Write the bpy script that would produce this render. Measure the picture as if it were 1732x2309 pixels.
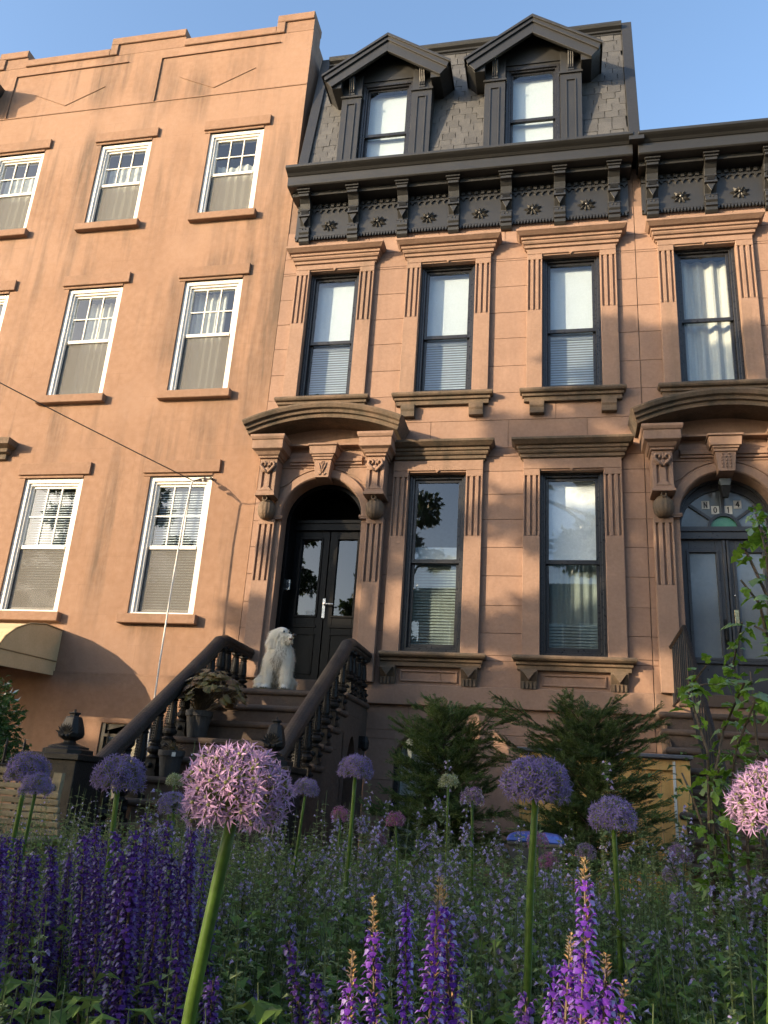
import bpy, bmesh, math, random
from mathutils import Vector, Matrix, noise

for _o in list(bpy.data.objects):
    bpy.data.objects.remove(_o, do_unlink=True)
SC = bpy.context.scene
COL = SC.collection
PI = math.pi
rnd = random.Random(7)

# ------------------------------------------------------------------ camera
CAM_H = 0.75
_p, _y, _r = math.radians(19.309), math.radians(12.839), math.radians(3.935)
_f = Vector((-math.sin(_y)*math.cos(_p), math.cos(_y)*math.cos(_p), math.sin(_p)))
_r0 = Vector((math.cos(_y), math.sin(_y), 0)); _u0 = _r0.cross(_f)
_rr = _r0*math.cos(_r) + _u0*math.sin(_r); _uu = -_r0*math.sin(_r) + _u0*math.cos(_r)
cd = bpy.data.cameras.new('camera'); cam = bpy.data.objects.new('camera', cd); COL.objects.link(cam)
cd.sensor_fit = 'VERTICAL'; cd.sensor_height = 36.0; cd.sensor_width = 27.0
cd.lens = 36.0*1870/2309; cd.clip_start = 0.05; cd.clip_end = 3000
_m = Matrix((( _rr.x,_uu.x,-_f.x,0),(_rr.y,_uu.y,-_f.y,0),(_rr.z,_uu.z,-_f.z,CAM_H),(0,0,0,1)))
cam.matrix_world = _m
SC.camera = cam

# ------------------------------------------------------------------ sky, sun, exposure
TO_SUN = Vector((-1.2, -1.0, 0.37)).normalized()
world = bpy.data.worlds.new('World'); SC.world = world; world.use_nodes = True
nt = world.node_tree; nt.nodes.clear()
sky = nt.nodes.new('ShaderNodeTexSky'); sky.sky_type = 'NISHITA'; sky.sun_disc = False
sky.sun_elevation = math.asin(TO_SUN.z); sky.sun_rotation = math.atan2(TO_SUN.x, TO_SUN.y)
sky.air_density = 1.0; sky.dust_density = 2.0; sky.ozone_density = 2.2
bg = nt.nodes.new('ShaderNodeBackground'); bg.inputs['Strength'].default_value = 0.15
ow = nt.nodes.new('ShaderNodeOutputWorld')
nt.links.new(sky.outputs[0], bg.inputs[0]); nt.links.new(bg.outputs[0], ow.inputs[0])
sl = bpy.data.lights.new('sun', 'SUN'); sun = bpy.data.objects.new('sun', sl); COL.objects.link(sun)
sl.energy = 3.0; sl.angle = math.radians(0.35); sl.color = (1.0, 0.77, 0.51)
sun.rotation_euler = TO_SUN.to_track_quat('Z', 'Y').to_euler()
sun.location = (-40, -40, 20)
SC.view_settings.view_transform = 'Standard'; SC.view_settings.look = 'None'
SC.view_settings.gamma = 1.0; SC.view_settings.exposure = 1.7
SC.view_settings.use_curve_mapping = False
SC.render.engine = 'CYCLES'
SC.cycles.max_bounces = 8; SC.cycles.transparent_max_bounces = 16
SC.cycles.use_denoising = True

# ------------------------------------------------------------------ materials
def _nodes(name):
    m = bpy.data.materials.new(name); m.use_nodes = True
    n = m.node_tree; n.nodes.clear()
    out = n.nodes.new('ShaderNodeOutputMaterial')
    return m, n, out

def _math(n, op, a, b=None):
    x = n.nodes.new('ShaderNodeMath'); x.operation = op
    for i, v in enumerate((a, b)):
        if v is None: continue
        if isinstance(v, (int, float)): x.inputs[i].default_value = v
        else: n.links.new(v, x.inputs[i])
    return x.outputs[0]

def _mix(n, fac, a, b, mode='MIX'):
    x = n.nodes.new('ShaderNodeMix'); x.data_type = 'RGBA'; x.blend_type = mode
    if isinstance(fac, (int, float)): x.inputs[0].default_value = fac
    else: n.links.new(fac, x.inputs[0])
    for i, v in ((6, a), (7, b)):
        if isinstance(v, tuple): x.inputs[i].default_value = (*v, 1) if len(v) == 3 else v
        else: n.links.new(v, x.inputs[i])
    return x.outputs[2]

def _noise(n, vec, scale, detail=4, rough=.55):
    x = n.nodes.new('ShaderNodeTexNoise'); x.inputs['Scale'].default_value = scale
    x.inputs['Detail'].default_value = detail; x.inputs['Roughness'].default_value = rough
    n.links.new(vec, x.inputs['Vector']); return x.outputs['Fac']

def _map(n, vec, scale):
    x = n.nodes.new('ShaderNodeMapping'); x.inputs['Scale'].default_value = scale
    n.links.new(vec, x.inputs['Vector']); return x.outputs[0]

def _range(n, v, a, b, c=0.0, d=1.0):
    x = n.nodes.new('ShaderNodeMapRange'); x.inputs[1].default_value = a; x.inputs[2].default_value = b
    x.inputs[3].default_value = c; x.inputs[4].default_value = d
    n.links.new(v, x.inputs[0]); return x.outputs[0]

def surf(name, col, col2=None, rough=.7, scale=2.5, bump=.15, bscale=90, stain=None, stain_amt=.5, rand=0.0,
         metal=0.0, spec=.5, grain=None, coat=0.0, local=False, scored=None, patches=None):
    """painted, stone, wood or metal surface: two tones mixed by noise, optional vertical stains, per-object tone, fine relief"""
    m, n, out = _nodes(name)
    b = n.nodes.new('ShaderNodeBsdfPrincipled')
    if local:
        tc = n.nodes.new('ShaderNodeTexCoord'); vec = tc.outputs['Object']
    else:
        g = n.nodes.new('ShaderNodeNewGeometry'); vec = g.outputs['Position']
    c2 = col2 or tuple(c*.78 for c in col)
    f = _noise(n, _map(n, vec, grain) if grain else vec, scale, 6, .6)
    c = _mix(n, _range(n, f, .32, .68), col, c2)
    f2 = _noise(n, vec, scale*9, 3, .6)
    c = _mix(n, _range(n, f2, .3, .7, 0, .35), c, tuple(x*.8 for x in c2))
    if patches:
        fp = _noise(n, vec, .45, 3, .5)
        c = _mix(n, _range(n, fp, .48, .62, 0, .55), c, patches)
    if stain:
        s = _noise(n, _map(n, vec, (2.9, 2.9, .22)), 1.0, 6, .65)
        s2 = _noise(n, vec, .5, 2, .5)
        k = _math(n, 'MULTIPLY', _range(n, s, .47, .67), _range(n, s2, .38, .55))
        c = _mix(n, _math(n, 'MULTIPLY', k, stain_amt), c, stain)
    if rand:
        oi = n.nodes.new('ShaderNodeObjectInfo')
        hs = n.nodes.new('ShaderNodeHueSaturation')
        n.links.new(_range(n, oi.outputs['Random'], 0, 1, 1-rand, 1+rand), hs.inputs['Value'])
        n.links.new(c, hs.inputs['Color']); c = hs.outputs[0]
    h = _noise(n, vec, bscale, 5, .65)
    h = _math(n, 'ADD', h, _math(n, 'MULTIPLY', _noise(n, vec, bscale*.14, 3, .5), 1.6))
    if scored:
        # false ashlar joints scored into the render coat
        sep = n.nodes.new('ShaderNodeSeparateXYZ'); n.links.new(vec, sep.inputs[0])
        cz = _math(n, 'DIVIDE', sep.outputs['Z'], scored[1])
        fz = _math(n, 'ABSOLUTE', _math(n, 'SUBTRACT', _math(n, 'FRACT', cz), .5))
        row = _math(n, 'FLOOR', cz)
        cx = _math(n, 'ADD', _math(n, 'DIVIDE', sep.outputs['X'], scored[0]), _math(n, 'MULTIPLY', _math(n, 'MODULO', row, 2), .5))
        fx = _math(n, 'ABSOLUTE', _math(n, 'SUBTRACT', _math(n, 'FRACT', cx), .5))
        jz = _range(n, fz, .4915, .4975); jx = _range(n, fx, .4955, .4985)
        jm = _math(n, 'MAXIMUM', jz, jx)
        br = _range(n, _noise(n, vec, 1.7, 2, .5), .42, .6)
        jm = _math(n, 'MULTIPLY', jm, br)
        c = _mix(n, _math(n, 'MULTIPLY', jm, .38), c, tuple(x*.45 for x in col))
    bp = n.nodes.new('ShaderNodeBump'); bp.inputs['Strength'].default_value = bump; bp.inputs['Distance'].default_value = .02
    n.links.new(h, bp.inputs['Height']); n.links.new(bp.outputs[0], b.inputs['Normal'])
    n.links.new(c, b.inputs['Base Color'])
    n.links.new(_range(n, f2, .3, .7, max(.02, rough-.1), min(1, rough+.1)), b.inputs['Roughness'])
    b.inputs['Metallic'].default_value = metal; b.inputs['Specular IOR Level'].default_value = spec
    b.inputs['Coat Weight'].default_value = coat
    n.links.new(b.outputs[0], out.inputs[0])
    return m

def leafy(name, col, col2, trans=.35, rand=.25, rough=.5, scale=6, gloss=.08):
    """leaf or petal: diffuse plus light passing through, tone varied per object and by noise"""
    m, n, out = _nodes(name)
    g = n.nodes.new('ShaderNodeNewGeometry'); vec = g.outputs['Position']
    f = _noise(n, vec, scale, 3, .6)
    c = _mix(n, _range(n, f, .35, .65), col, col2)
    r = _noise(n, vec, scale*14, 2, .5)
    hs = n.nodes.new('ShaderNodeHueSaturation')
    oi = n.nodes.new('ShaderNodeObjectInfo')
    v = _math(n, 'ADD', _range(n, r, .25, .75, 1-rand, 1+rand), _range(n, oi.outputs['Random'], 0, 1, -rand*.5, rand*.5))
    n.links.new(v, hs.inputs['Value']); n.links.new(c, hs.inputs['Color']); c = hs.outputs[0]
    d = n.nodes.new('ShaderNodeBsdfDiffuse'); n.links.new(c, d.inputs[0])
    t = n.nodes.new('ShaderNodeBsdfTranslucent')
    n.links.new(_mix(n, 1.0, c, (1.25, 1.15, .8), 'MULTIPLY') if col[1] > col[2] else c, t.inputs[0])
    mx = n.nodes.new('ShaderNodeMixShader'); mx.inputs[0].default_value = trans
    n.links.new(d.outputs[0], mx.inputs[1]); n.links.new(t.outputs[0], mx.inputs[2])
    gl = n.nodes.new('ShaderNodeBsdfGlossy'); gl.inputs['Roughness'].default_value = rough
    fr = n.nodes.new('ShaderNodeFresnel'); fr.inputs[0].default_value = 1.4
    m2 = n.nodes.new('ShaderNodeMixShader'); n.links.new(_math(n, 'MULTIPLY', fr.outputs[0], gloss*10), m2.inputs[0])
    n.links.new(mx.outputs[0], m2.inputs[1]); n.links.new(gl.outputs[0], m2.inputs[2])
    n.links.new(m2.outputs[0], out.inputs[0])
    return m

def glass(name, tint=(.92, .95, .95), ior=1.75, wavy=.0):
    """window pane: mirror reflection by Fresnel over clear transmission"""
    m, n, out = _nodes(name)
    t = n.nodes.new('ShaderNodeBsdfTransparent'); t.inputs[0].default_value = (*tint, 1)
    g = n.nodes.new('ShaderNodeBsdfGlossy'); g.inputs['Roughness'].default_value = .01; g.inputs[0].default_value = (.97, .98, 1, 1)
    fr = n.nodes.new('ShaderNodeFresnel'); fr.inputs[0].default_value = ior
    geo = n.nodes.new('ShaderNodeNewGeometry')
    bp = n.nodes.new('ShaderNodeBump'); bp.inputs['Strength'].default_value = wavy; bp.inputs['Distance'].default_value = .02
    n.links.new(_noise(n, geo.outputs['Position'], 1.3, 1, .4), bp.inputs['Height'])
    n.links.new(bp.outputs[0], g.inputs['Normal'])
    mx = n.nodes.new('ShaderNodeMixShader')
    front = _math(n, 'SUBTRACT', 1.0, geo.outputs['Backfacing'])
    n.links.new(_math(n, 'MULTIPLY', fr.outputs[0], front), mx.inputs[0])
    n.links.new(t.outputs[0], mx.inputs[1]); n.links.new(g.outputs[0], mx.inputs[2])
    n.links.new(mx.outputs[0], out.inputs[0])
    return m

M = {}
M['stucco'] = surf('stucco', (.268, .158, .099), (.236, .137, .085), rough=.9, scale=1.1, bump=.22, bscale=130, stain=(.085, .058, .040),
                   stain_amt=.85, scored=(1.05, .43), patches=(.285, .176, .118))
M['stucco_trim'] = surf('stucco_trim', (.258, .152, .096), (.222, .130, .082), rough=.9, scale=2, bump=.22, bscale=120, stain=(.139, .090, .057), stain_amt=.5)
M['brownstone'] = surf('brownstone', (.292, .184, .130), (.248, .153, .107), rough=.88, scale=2.2, bump=.2, bscale=120, rand=.05, stain=(.136, .088, .064), stain_amt=.3)
M['brownstone_trim'] = surf('brownstone_trim', (.280, .177, .124), (.234, .146, .101), rough=.85, scale=3, bump=.2, bscale=110, stain=(.096, .072, .048), stain_amt=.45)
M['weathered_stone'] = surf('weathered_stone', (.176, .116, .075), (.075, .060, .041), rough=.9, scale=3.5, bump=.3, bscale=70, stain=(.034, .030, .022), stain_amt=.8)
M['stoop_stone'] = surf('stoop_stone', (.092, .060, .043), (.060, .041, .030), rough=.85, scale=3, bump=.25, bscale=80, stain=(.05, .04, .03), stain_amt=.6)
M['mortar'] = surf('mortar', (.205, .132, .095), rough=.95)
M['black_paint'] = surf('black_paint', (.025, .025, .024), (.019, .019, .018), rough=.42, scale=3, bump=.05, bscale=60, spec=.5)
M['door_paint'] = surf('door_paint', (.0045, .0045, .0045), (.004, .004, .004), rough=.35, spec=.15, scale=3, bump=.04, bscale=50)
M['grey_door_paint'] = surf('grey_door_paint', (.042, .044, .048), (.036, .038, .042), rough=.35, scale=3, bump=.04, bscale=50)
M['window_black'] = surf('window_black', (.018, .018, .019), (.014, .014, .015), rough=.33, scale=3, bump=.04)
M['iron'] = surf('iron', (.014, .0135, .013), (.008, .008, .008), rough=.5, scale=8, bump=.25, bscale=70, spec=.25)
M['rail_paint'] = surf('rail_paint', (.016, .0145, .013), (.010, .0095, .009), rough=.5, scale=6, bump=.3, bscale=45, stain=(.12, .10, .08), stain_amt=.4)
M['slate'] = surf('slate', (.074, .074, .072), (.056, .056, .056), rough=.65, scale=6, bump=.3, bscale=60, rand=.2)
M['roof_felt'] = surf('roof_felt', (.04, .038, .036), rough=.9)
M['white_paint'] = surf('white_paint', (.78, .76, .70), (.68, .66, .60), rough=.45, scale=5, bump=.05, bscale=40)
M['screen'] = surf('screen', (.13, .13, .125), rough=.8, scale=6)
M['blind'] = surf('blind', (.52, .56, .61), (.49, .53, .58), rough=.8, scale=4, bump=.02)
M['white_shade'] = surf('white_shade', (.84, .86, .90), (.80, .82, .87), rough=.8, scale=4, bump=.02)
M['blind_dim'] = surf('blind_dim', (.38, .42, .46), (.34, .38, .42), rough=.8, scale=4, bump=.02)
M['sheer'] = surf('sheer', (.20, .235, .225), (.16, .19, .18), rough=.9, scale=3, bump=.04, grain=(8, 8, .5))  # grey-green street reflection, put into the colour of sheet and slats
M['curtain'] = surf('curtain', (.56, .55, .51), (.45, .44, .41), rough=.9, scale=3, bump=.05, grain=(9, 9, .4))
M['room'] = surf('room', (.22, .22, .21), rough=.9)
M['glass'] = glass('glass', ior=1.8, wavy=.02)
M['glass_dark'] = glass('glass_dark', tint=(.55, .58, .56), ior=1.75, wavy=.05)
def _screen():
    m, n, out = _nodes('insect_screen')
    t = n.nodes.new('ShaderNodeBsdfTransparent'); d = n.nodes.new('ShaderNodeBsdfDiffuse'); d.inputs[0].default_value = (.20, .195, .18, 1)
    mx = n.nodes.new('ShaderNodeMixShader'); mx.inputs[0].default_value = .45
    n.links.new(t.outputs[0], mx.inputs[1]); n.links.new(d.outputs[0], mx.inputs[2]); n.links.new(mx.outputs[0], out.inputs[0]); return m
M['insect_screen'] = _screen()
M['glass_frost'] = surf('glass_frost', (.135, .158, .175), (.115, .138, .152), rough=.12, scale=3, bump=.02, spec=.9)
M['glass_green'] = surf('glass_green', (.05, .21, .14), (.10, .28, .19), rough=.2, scale=14, bump=.1, bscale=30)
M['steel'] = surf('steel', (.62, .62, .60), rough=.25, metal=1.0)
M['brass'] = surf('brass', (.80, .66, .36), rough=.22, metal=1.0)
M['paper'] = surf('paper', (.74, .73, .66), rough=.7)
M['ink'] = surf('ink', (.012, .012, .012), rough=.6)
M['awning'] = surf('awning', (.60, .47, .27), (.52, .40, .22), rough=.75, scale=4, bump=.05, bscale=200)
M['awning_trim'] = surf('awning_trim', (.30, .22, .11), rough=.8)
M['fresh_wood'] = surf('fresh_wood', (.78, .46, .145), (.66, .36, .10), rough=.6, scale=3, bump=.12, bscale=50, grain=(14, 14, .8), rand=.12)
M['old_wood'] = surf('old_wood', (.215, .178, .108), (.140, .116, .070), rough=.8, scale=3, bump=.3, bscale=50, grain=(1.2, 10, 12), rand=.15)
M['cap_grey'] = surf('cap_grey', (.12, .12, .13), rough=.7)
M['blue_plastic'] = surf('blue_plastic', (.02, .05, .26), rough=.35, bump=.02)
M['dark_plastic'] = surf('dark_plastic', (.035, .038, .045), rough=.4, bump=.03)
M['pot'] = surf('pot', (.050, .046, .042), (.035, .032, .03), rough=.6, bump=.2)
M['soil'] = surf('soil', (.040, .030, .020), (.022, .017, .012), rough=1, scale=7, bump=1.0, bscale=40)
M['asphalt'] = surf('asphalt', (.055, .055, .056), (.042, .042, .043), rough=.9, scale=1, bump=.4, bscale=90)
M['concrete'] = surf('concrete', (.20, .19, .175), (.16, .155, .145), rough=.9, scale=1, bump=.3, bscale=60)
M['bark'] = surf('bark', (.085, .065, .045), (.045, .036, .026), rough=.95, scale=6, bump=.9, bscale=25, grain=(3, 3, .6))
M['brick_far'] = surf('brick_far', (.20, .095, .070), (.16, .08, .06), rough=.9, scale=3, bump=.2, rand=.15)
M['wire_black'] = surf('wire_black', (.03, .03, .03), rough=.5)
M['wire_white'] = surf('wire_white', (.74, .72, .66), rough=.5)
M['insulator'] = surf('insulator', (.45, .44, .40), rough=.35)
# plants
M['leaf_tree'] = leafy('leaf_tree', (.055, .105, .022), (.035, .075, .018), trans=.3)
M['leaf_shrub'] = leafy('leaf_shrub', (.070, .130, .034), (.038, .080, .022), trans=.25, gloss=.04, rough=.35)
M['leaf_vine'] = leafy('leaf_vine', (.140, .255, .034), (.080, .165, .025), trans=.45, gloss=.015)
M['leaf_mint'] = leafy('leaf_mint', (.185, .225, .115), (.115, .165, .062), trans=.3, gloss=.02)
M['leaf_bed'] = leafy('leaf_bed', (.135, .205, .052), (.072, .132, .032), trans=.35, scale=3, gloss=.02)
M['leaf_conifer'] = leafy('leaf_conifer', (.110, .165, .055), (.040, .078, .030), trans=.3, scale=7, gloss=.015)
M['leaf_coleus'] = leafy('leaf_coleus', (.150, .130, .035), (.120, .060, .032), trans=.3, scale=7)
M['stem_green'] = leafy('stem_green', (.075, .130, .018), (.040, .080, .013), trans=.1, gloss=.05, rough=.4)
M['stem_thin'] = leafy('stem_thin', (.075, .110, .038), (.048, .076, .028), trans=.15)
M['stem_salvia'] = leafy('stem_salvia', (.16, .12, .06), (.10, .07, .05), trans=.1)
M['petal_allium'] = leafy('petal_allium', (.48, .31, .48), (.37, .25, .45), trans=.4, rand=.32, scale=14, gloss=.03)
M['petal_allium_shaded'] = leafy('petal_allium_shaded', (.28, .215, .42), (.21, .165, .36), trans=.4, rand=.25, scale=14, gloss=.02)  # bluish copy for the unlit globes, shade put into the petal colour
M['petal_drum'] = leafy('petal_drum', (.40, .085, .31), (.28, .06, .24), trans=.3, scale=20)
M['petal_drum_lilac'] = leafy('petal_drum_lilac', (.26, .14, .34), (.18, .09, .28), trans=.3, scale=20)
M['petal_salvia'] = leafy('petal_salvia', (.170, .045, .40), (.100, .028, .30), trans=.35, rand=.35, scale=20, gloss=.02)
M['petal_salvia_shaded'] = leafy('petal_salvia_shaded', (.085, .034, .215), (.050, .022, .140), trans=.3, rand=.35, scale=20, gloss=.01)  # darker copy for spikes out of the sun, shade put into the colour
M['calyx_shaded'] = leafy('calyx_shaded', (.055, .028, .085), (.045, .05, .035), trans=.2, scale=20, gloss=.02)  # calyces darkened along with the shaded petals
M['petal_mint'] = leafy('petal_mint', (.47, .42, .66), (.37, .32, .58), trans=.35, scale=16, gloss=.02)
M['petal_pale'] = leafy('petal_pale', (.62, .50, .66), (.5, .4, .6), trans=.35)
M['spent'] = leafy('spent', (.56, .37, .15), (.40, .24, .09), trans=.3)
M['ovary'] = leafy('ovary', (.20, .24, .05), (.16, .18, .05), trans=.2)
M['bud_green'] = leafy('bud_green', (.24, .32, .14), (.30, .30, .22), trans=.3)
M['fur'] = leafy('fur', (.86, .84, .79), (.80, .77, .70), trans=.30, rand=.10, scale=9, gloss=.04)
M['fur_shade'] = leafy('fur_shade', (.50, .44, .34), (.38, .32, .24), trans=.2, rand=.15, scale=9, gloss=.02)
M['nose'] = surf('nose', (.012, .011, .011), rough=.35)
M['mouth'] = surf('mouth', (.10, .045, .03), rough=.6)
M['claw'] = surf('claw', (.03, .028, .026), rough=.4)

# ------------------------------------------------------------------ mesh helpers
class MB:
    """collects faces (with material slots) and links them as one mesh object"""
    def __init__(s): s.v = []; s.f = []; s.m = []; s.cur = 0
    def add(s, vs, fs):
        o = len(s.v); s.v += [tuple(v) for v in vs]
        for f in fs: s.f.append(tuple(i+o for i in f)); s.m.append(s.cur)
        return s
    def box(s, x0, x1, y0, y1, z0, z1):
        return s.add([(x0,y0,z0),(x1,y0,z0),(x1,y1,z0),(x0,y1,z0),(x0,y0,z1),(x1,y0,z1),(x1,y1,z1),(x0,y1,z1)],
                     [(0,3,2,1),(4,5,6,7),(0,1,5,4),(1,2,6,5),(2,3,7,6),(3,0,4,7)])
    def prism(s, poly, a0, a1, axis='y'):
        """closed 2D polygon swept along an axis. axis y: poly=(x,z); axis x: poly=(y,z); axis z: poly=(x,y)"""
        n = len(poly)
        def P(p, a): return (p[0], a, p[1]) if axis == 'y' else ((a, p[0], p[1]) if axis == 'x' else (p[0], p[1], a))
        vs = [P(p, a0) for p in poly] + [P(p, a1) for p in poly]
        fs = [tuple(range(n)), tuple(range(2*n-1, n-1, -1))] + [(i, i+n, (i+1) % n+n, (i+1) % n) for i in range(n)]
        return s.add(vs, fs)
    def rings(s, rings, caps=True, closed=True):
        n = len(rings[0]); vs = [p for r in rings for p in r]; fs = []
        for k in range(len(rings)-1):
            for i in range(n if closed else n-1):
                j = (i+1) % n
                fs.append((k*n+i, k*n+j, (k+1)*n+j, (k+1)*n+i))
        if caps: fs += [tuple(range(n-1, -1, -1)), tuple(range((len(rings)-1)*n, len(rings)*n))]
        return s.add(vs, fs)
    def moulding(s, x0, x1, prof, yw, ext=.75, l=1, r=1):
        """stacked profile [(projection, z)] along x on a wall at y=yw facing -y, returned to the wall at its ends"""
        return s.rings([[(x0-p*ext*l, yw+.02, z), (x0-p*ext*l, yw-p, z), (x1+p*ext*r, yw-p, z), (x1+p*ext*r, yw+.02, z)] for p, z in prof])
    def lathe(s, prof, cx, cy, n=16, sx=1, sy=1, rib=0, ribn=8, a0=0, a1=2*PI):
        full = abs(a1-a0-2*PI) < 1e-6; R = []
        for r, z in prof:
            R.append([(cx+sx*r*(1+rib*math.cos(ribn*a))*math.cos(a), cy+sy*r*(1+rib*math.cos(ribn*a))*math.sin(a), z)
                      for a in [a0+(a1-a0)*i/(n if full else n-1) for i in range(n)]])
        return s.rings(R)
    def tube(s, pts, rad, n=8, caps=True):
        pts = [Vector(p) for p in pts]; R = []
        if not hasattr(rad, '__len__'): rad = [rad]*len(pts)
        up = None
        for i, p in enumerate(pts):
            d = (pts[min(i+1, len(pts)-1)]-pts[max(i-1, 0)]).normalized()
            if up is None: up = d.orthogonal().normalized()
            up = (up-d*up.dot(d)).normalized(); w = d.cross(up)
            R.append([p+(up*math.cos(2*PI*k/n)+w*math.sin(2*PI*k/n))*rad[i] for k in range(n)])
        return s.rings(R, caps)
    def arc(s, cx, cz, prof, a0, a1, n=24):
        """closed profile [(radius, y)] swept round (cx, cz) in the x-z plane; angles from +x"""
        R = []
        for k in range(n+1):
            a = a0+(a1-a0)*k/n
            R.append([(cx+r*math.cos(a), y, cz+r*math.sin(a)) for r, y in prof])
        return s.rings(R)
    def ball(s, c, r, n=10, m=6):
        rx, ry, rz = r if hasattr(r, '__len__') else (r, r, r)
        vs = [(c[0], c[1], c[2]-rz)]
        for j in range(1, m):
            t = PI*j/m
            for i in range(n):
                a = 2*PI*i/n
                vs.append((c[0]+rx*math.sin(t)*math.cos(a), c[1]+ry*math.sin(t)*math.sin(a), c[2]-rz*math.cos(t)))
        vs.append((c[0], c[1], c[2]+rz)); fs = []
        for i in range(n): fs.append((0, 1+(i+1) % n, 1+i))
        for j in range(m-2):
            for i in range(n):
                a, b = 1+j*n+i, 1+j*n+(i+1) % n
                fs.append((a, b, b+n, a+n))
        L = len(vs)-1
        for i in range(n): fs.append((L, 1+(m-2)*n+i, 1+(m-2)*n+(i+1) % n))
        return s.add(vs, fs)
    def leaf(s, o, d, nrm, L, W, fold=.25, curl=.0):
        """pointed leaf of 4 triangles with a midrib fold"""
        o = Vector(o); d = Vector(d).normalized(); nrm = Vector(nrm); nrm = (nrm-d*nrm.dot(d))
        nrm = nrm.normalized() if nrm.length > 1e-6 else d.orthogonal().normalized()
        w = d.cross(nrm)
        mid = o+d*L*.45+nrm*(curl*L*.3); tip = o+d*L-nrm*curl*L*.4
        a = mid+w*W*.5+nrm*W*fold; b = mid-w*W*.5+nrm*W*fold
        return s.add([o, a, mid, b, tip], [(0, 1, 2), (0, 2, 3), (2, 1, 4), (3, 2, 4)])
    def mesh(s, name, mats, smooth=False):
        me = bpy.data.meshes.new(name); me.from_pydata(s.v, [], s.f)
        for mt in (mats if isinstance(mats, (list, tuple)) else [mats]):
            me.materials.append(M[mt] if isinstance(mt, str) else mt)
        if any(s.m): me.polygons.foreach_set('material_index', s.m)
        if smooth: me.polygons.foreach_set('use_smooth', [True]*len(s.f))
        me.update(); return me
    def build(s, name, mats, parent=None, smooth=False, bevel=0, loc=None, fix=True):
        me = s.mesh(name, mats, smooth)
        if fix:
            bm = bmesh.new(); bm.from_mesh(me); bmesh.ops.recalc_face_normals(bm, faces=bm.faces); bm.to_mesh(me); bm.free()
            if smooth: me.polygons.foreach_set('use_smooth', [True]*len(me.polygons))
        return link(me, name, parent, bevel, loc)

def wloc(o):
    p = Vector((0, 0, 0))
    while o: p += o.location; o = o.parent
    return p
def link(me, name, parent=None, bevel=0, loc=None):
    """world-space mesh (loc None) or local mesh placed at loc, parented to a thing whose parents carry no rotation"""
    o = bpy.data.objects.new(name, me); COL.objects.link(o)
    o.location = Vector(loc) if loc is not None else Vector((0, 0, 0))
    if parent is not None:
        o.parent = parent; o.location = o.location-wloc(parent)
    if bevel:
        b = o.modifiers.new('edge', 'BEVEL'); b.width = bevel; b.segments = 1; b.limit_method = 'ANGLE'; b.angle_limit = .6
    return o
def tag(o, label=None, cat=None, group=None, kind=None):
    for k, v in (('label', label), ('category', cat), ('group', group), ('kind', kind)):
        if v: o[k] = v
    return o
def thing(name, loc, label, cat, group=None):
    o = bpy.data.objects.new(name, None); COL.objects.link(o); o.location = loc; o.empty_display_size = .2
    return tag(o, label, cat, group)
def copy_tree(o, parent=None):
    c = o.copy(); COL.objects.link(c); c.parent = parent
    for ch in list(o.children): copy_tree(ch, c)
    return c
YW = 10.5      # street face of the terrace
# ================================================================== THE SETTING
tag(MB().add([(-400,-400,-.14),(400,-400,-.14),(400,400,-.14),(-400,400,-.14)], [(0,1,2,3)]).build('ground', 'concrete'), kind='structure')
tag(MB().add([(-120,-13,-.125),(120,-13,-.125),(120,-3.7,-.125),(-120,-3.7,-.125)], [(0,1,2,3)]).build('road', 'asphalt'), kind='structure')
tag(MB().box(-120, 120, -3.55, .3, -.13, 0).build('pavement', 'concrete', bevel=.01), kind='structure')
tag(MB().box(-120, 120, -3.7, -3.553, -.13, .004).build('kerb', 'cap_grey', bevel=.01), kind='structure')
tag(MB().box(-120, 120, -17, -13, -.13, 0).build('far_pavement', 'concrete'), kind='structure')
_g = MB(); _nx, _ny = 60, 50
for j in range(_ny+1):
    for i in range(_nx+1):
        x = -12.5+20*i/_nx; y = .303+10.1*j/_ny
        _g.v.append((x, y, .0+.03*noise.noise((x*1.3, y*1.3, 0))+.02))
for j in range(_ny):
    for i in range(_nx):
        a = j*(_nx+1)+i; _g.f.append((a, a+1, a+_nx+2, a+_nx+1)); _g.m.append(0)
tag(_g.build('garden_soil', 'soil', smooth=True), kind='structure')

# ================================================================== wall helpers
def wall_grid(mb, x0, x1, z0, z1, y, openings, depth=.3):
    """flat wall at y with rectangular openings and their reveals"""
    xs = sorted({x0, x1, *[v for o in openings for v in o[:2] if x0 < v < x1]})
    zs = sorted({z0, z1, *[v for o in openings for v in o[2:4] if z0 < v < z1]})
    for a, b in zip(xs, xs[1:]):
        for c, d in zip(zs, zs[1:]):
            mx, mz = (a+b)/2, (c+d)/2
            if any(o[0] < mx < o[1] and o[2] < mz < o[3] for o in openings): continue
            mb.add([(a, y, c), (b, y, c), (b, y, d), (a, y, d)], [(0, 1, 2, 3)])
    for a, b, c, d in [o[:4] for o in openings]:
        mb.add([(a,y,c),(b,y,c),(b,y,d),(a,y,d),(a,y+depth,c),(b,y+depth,c),(b,y+depth,d),(a,y+depth,d)],
               [(0,4,5,1),(1,5,6,2),(2,6,7,3),(3,7,4,0)])
    return mb

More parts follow.
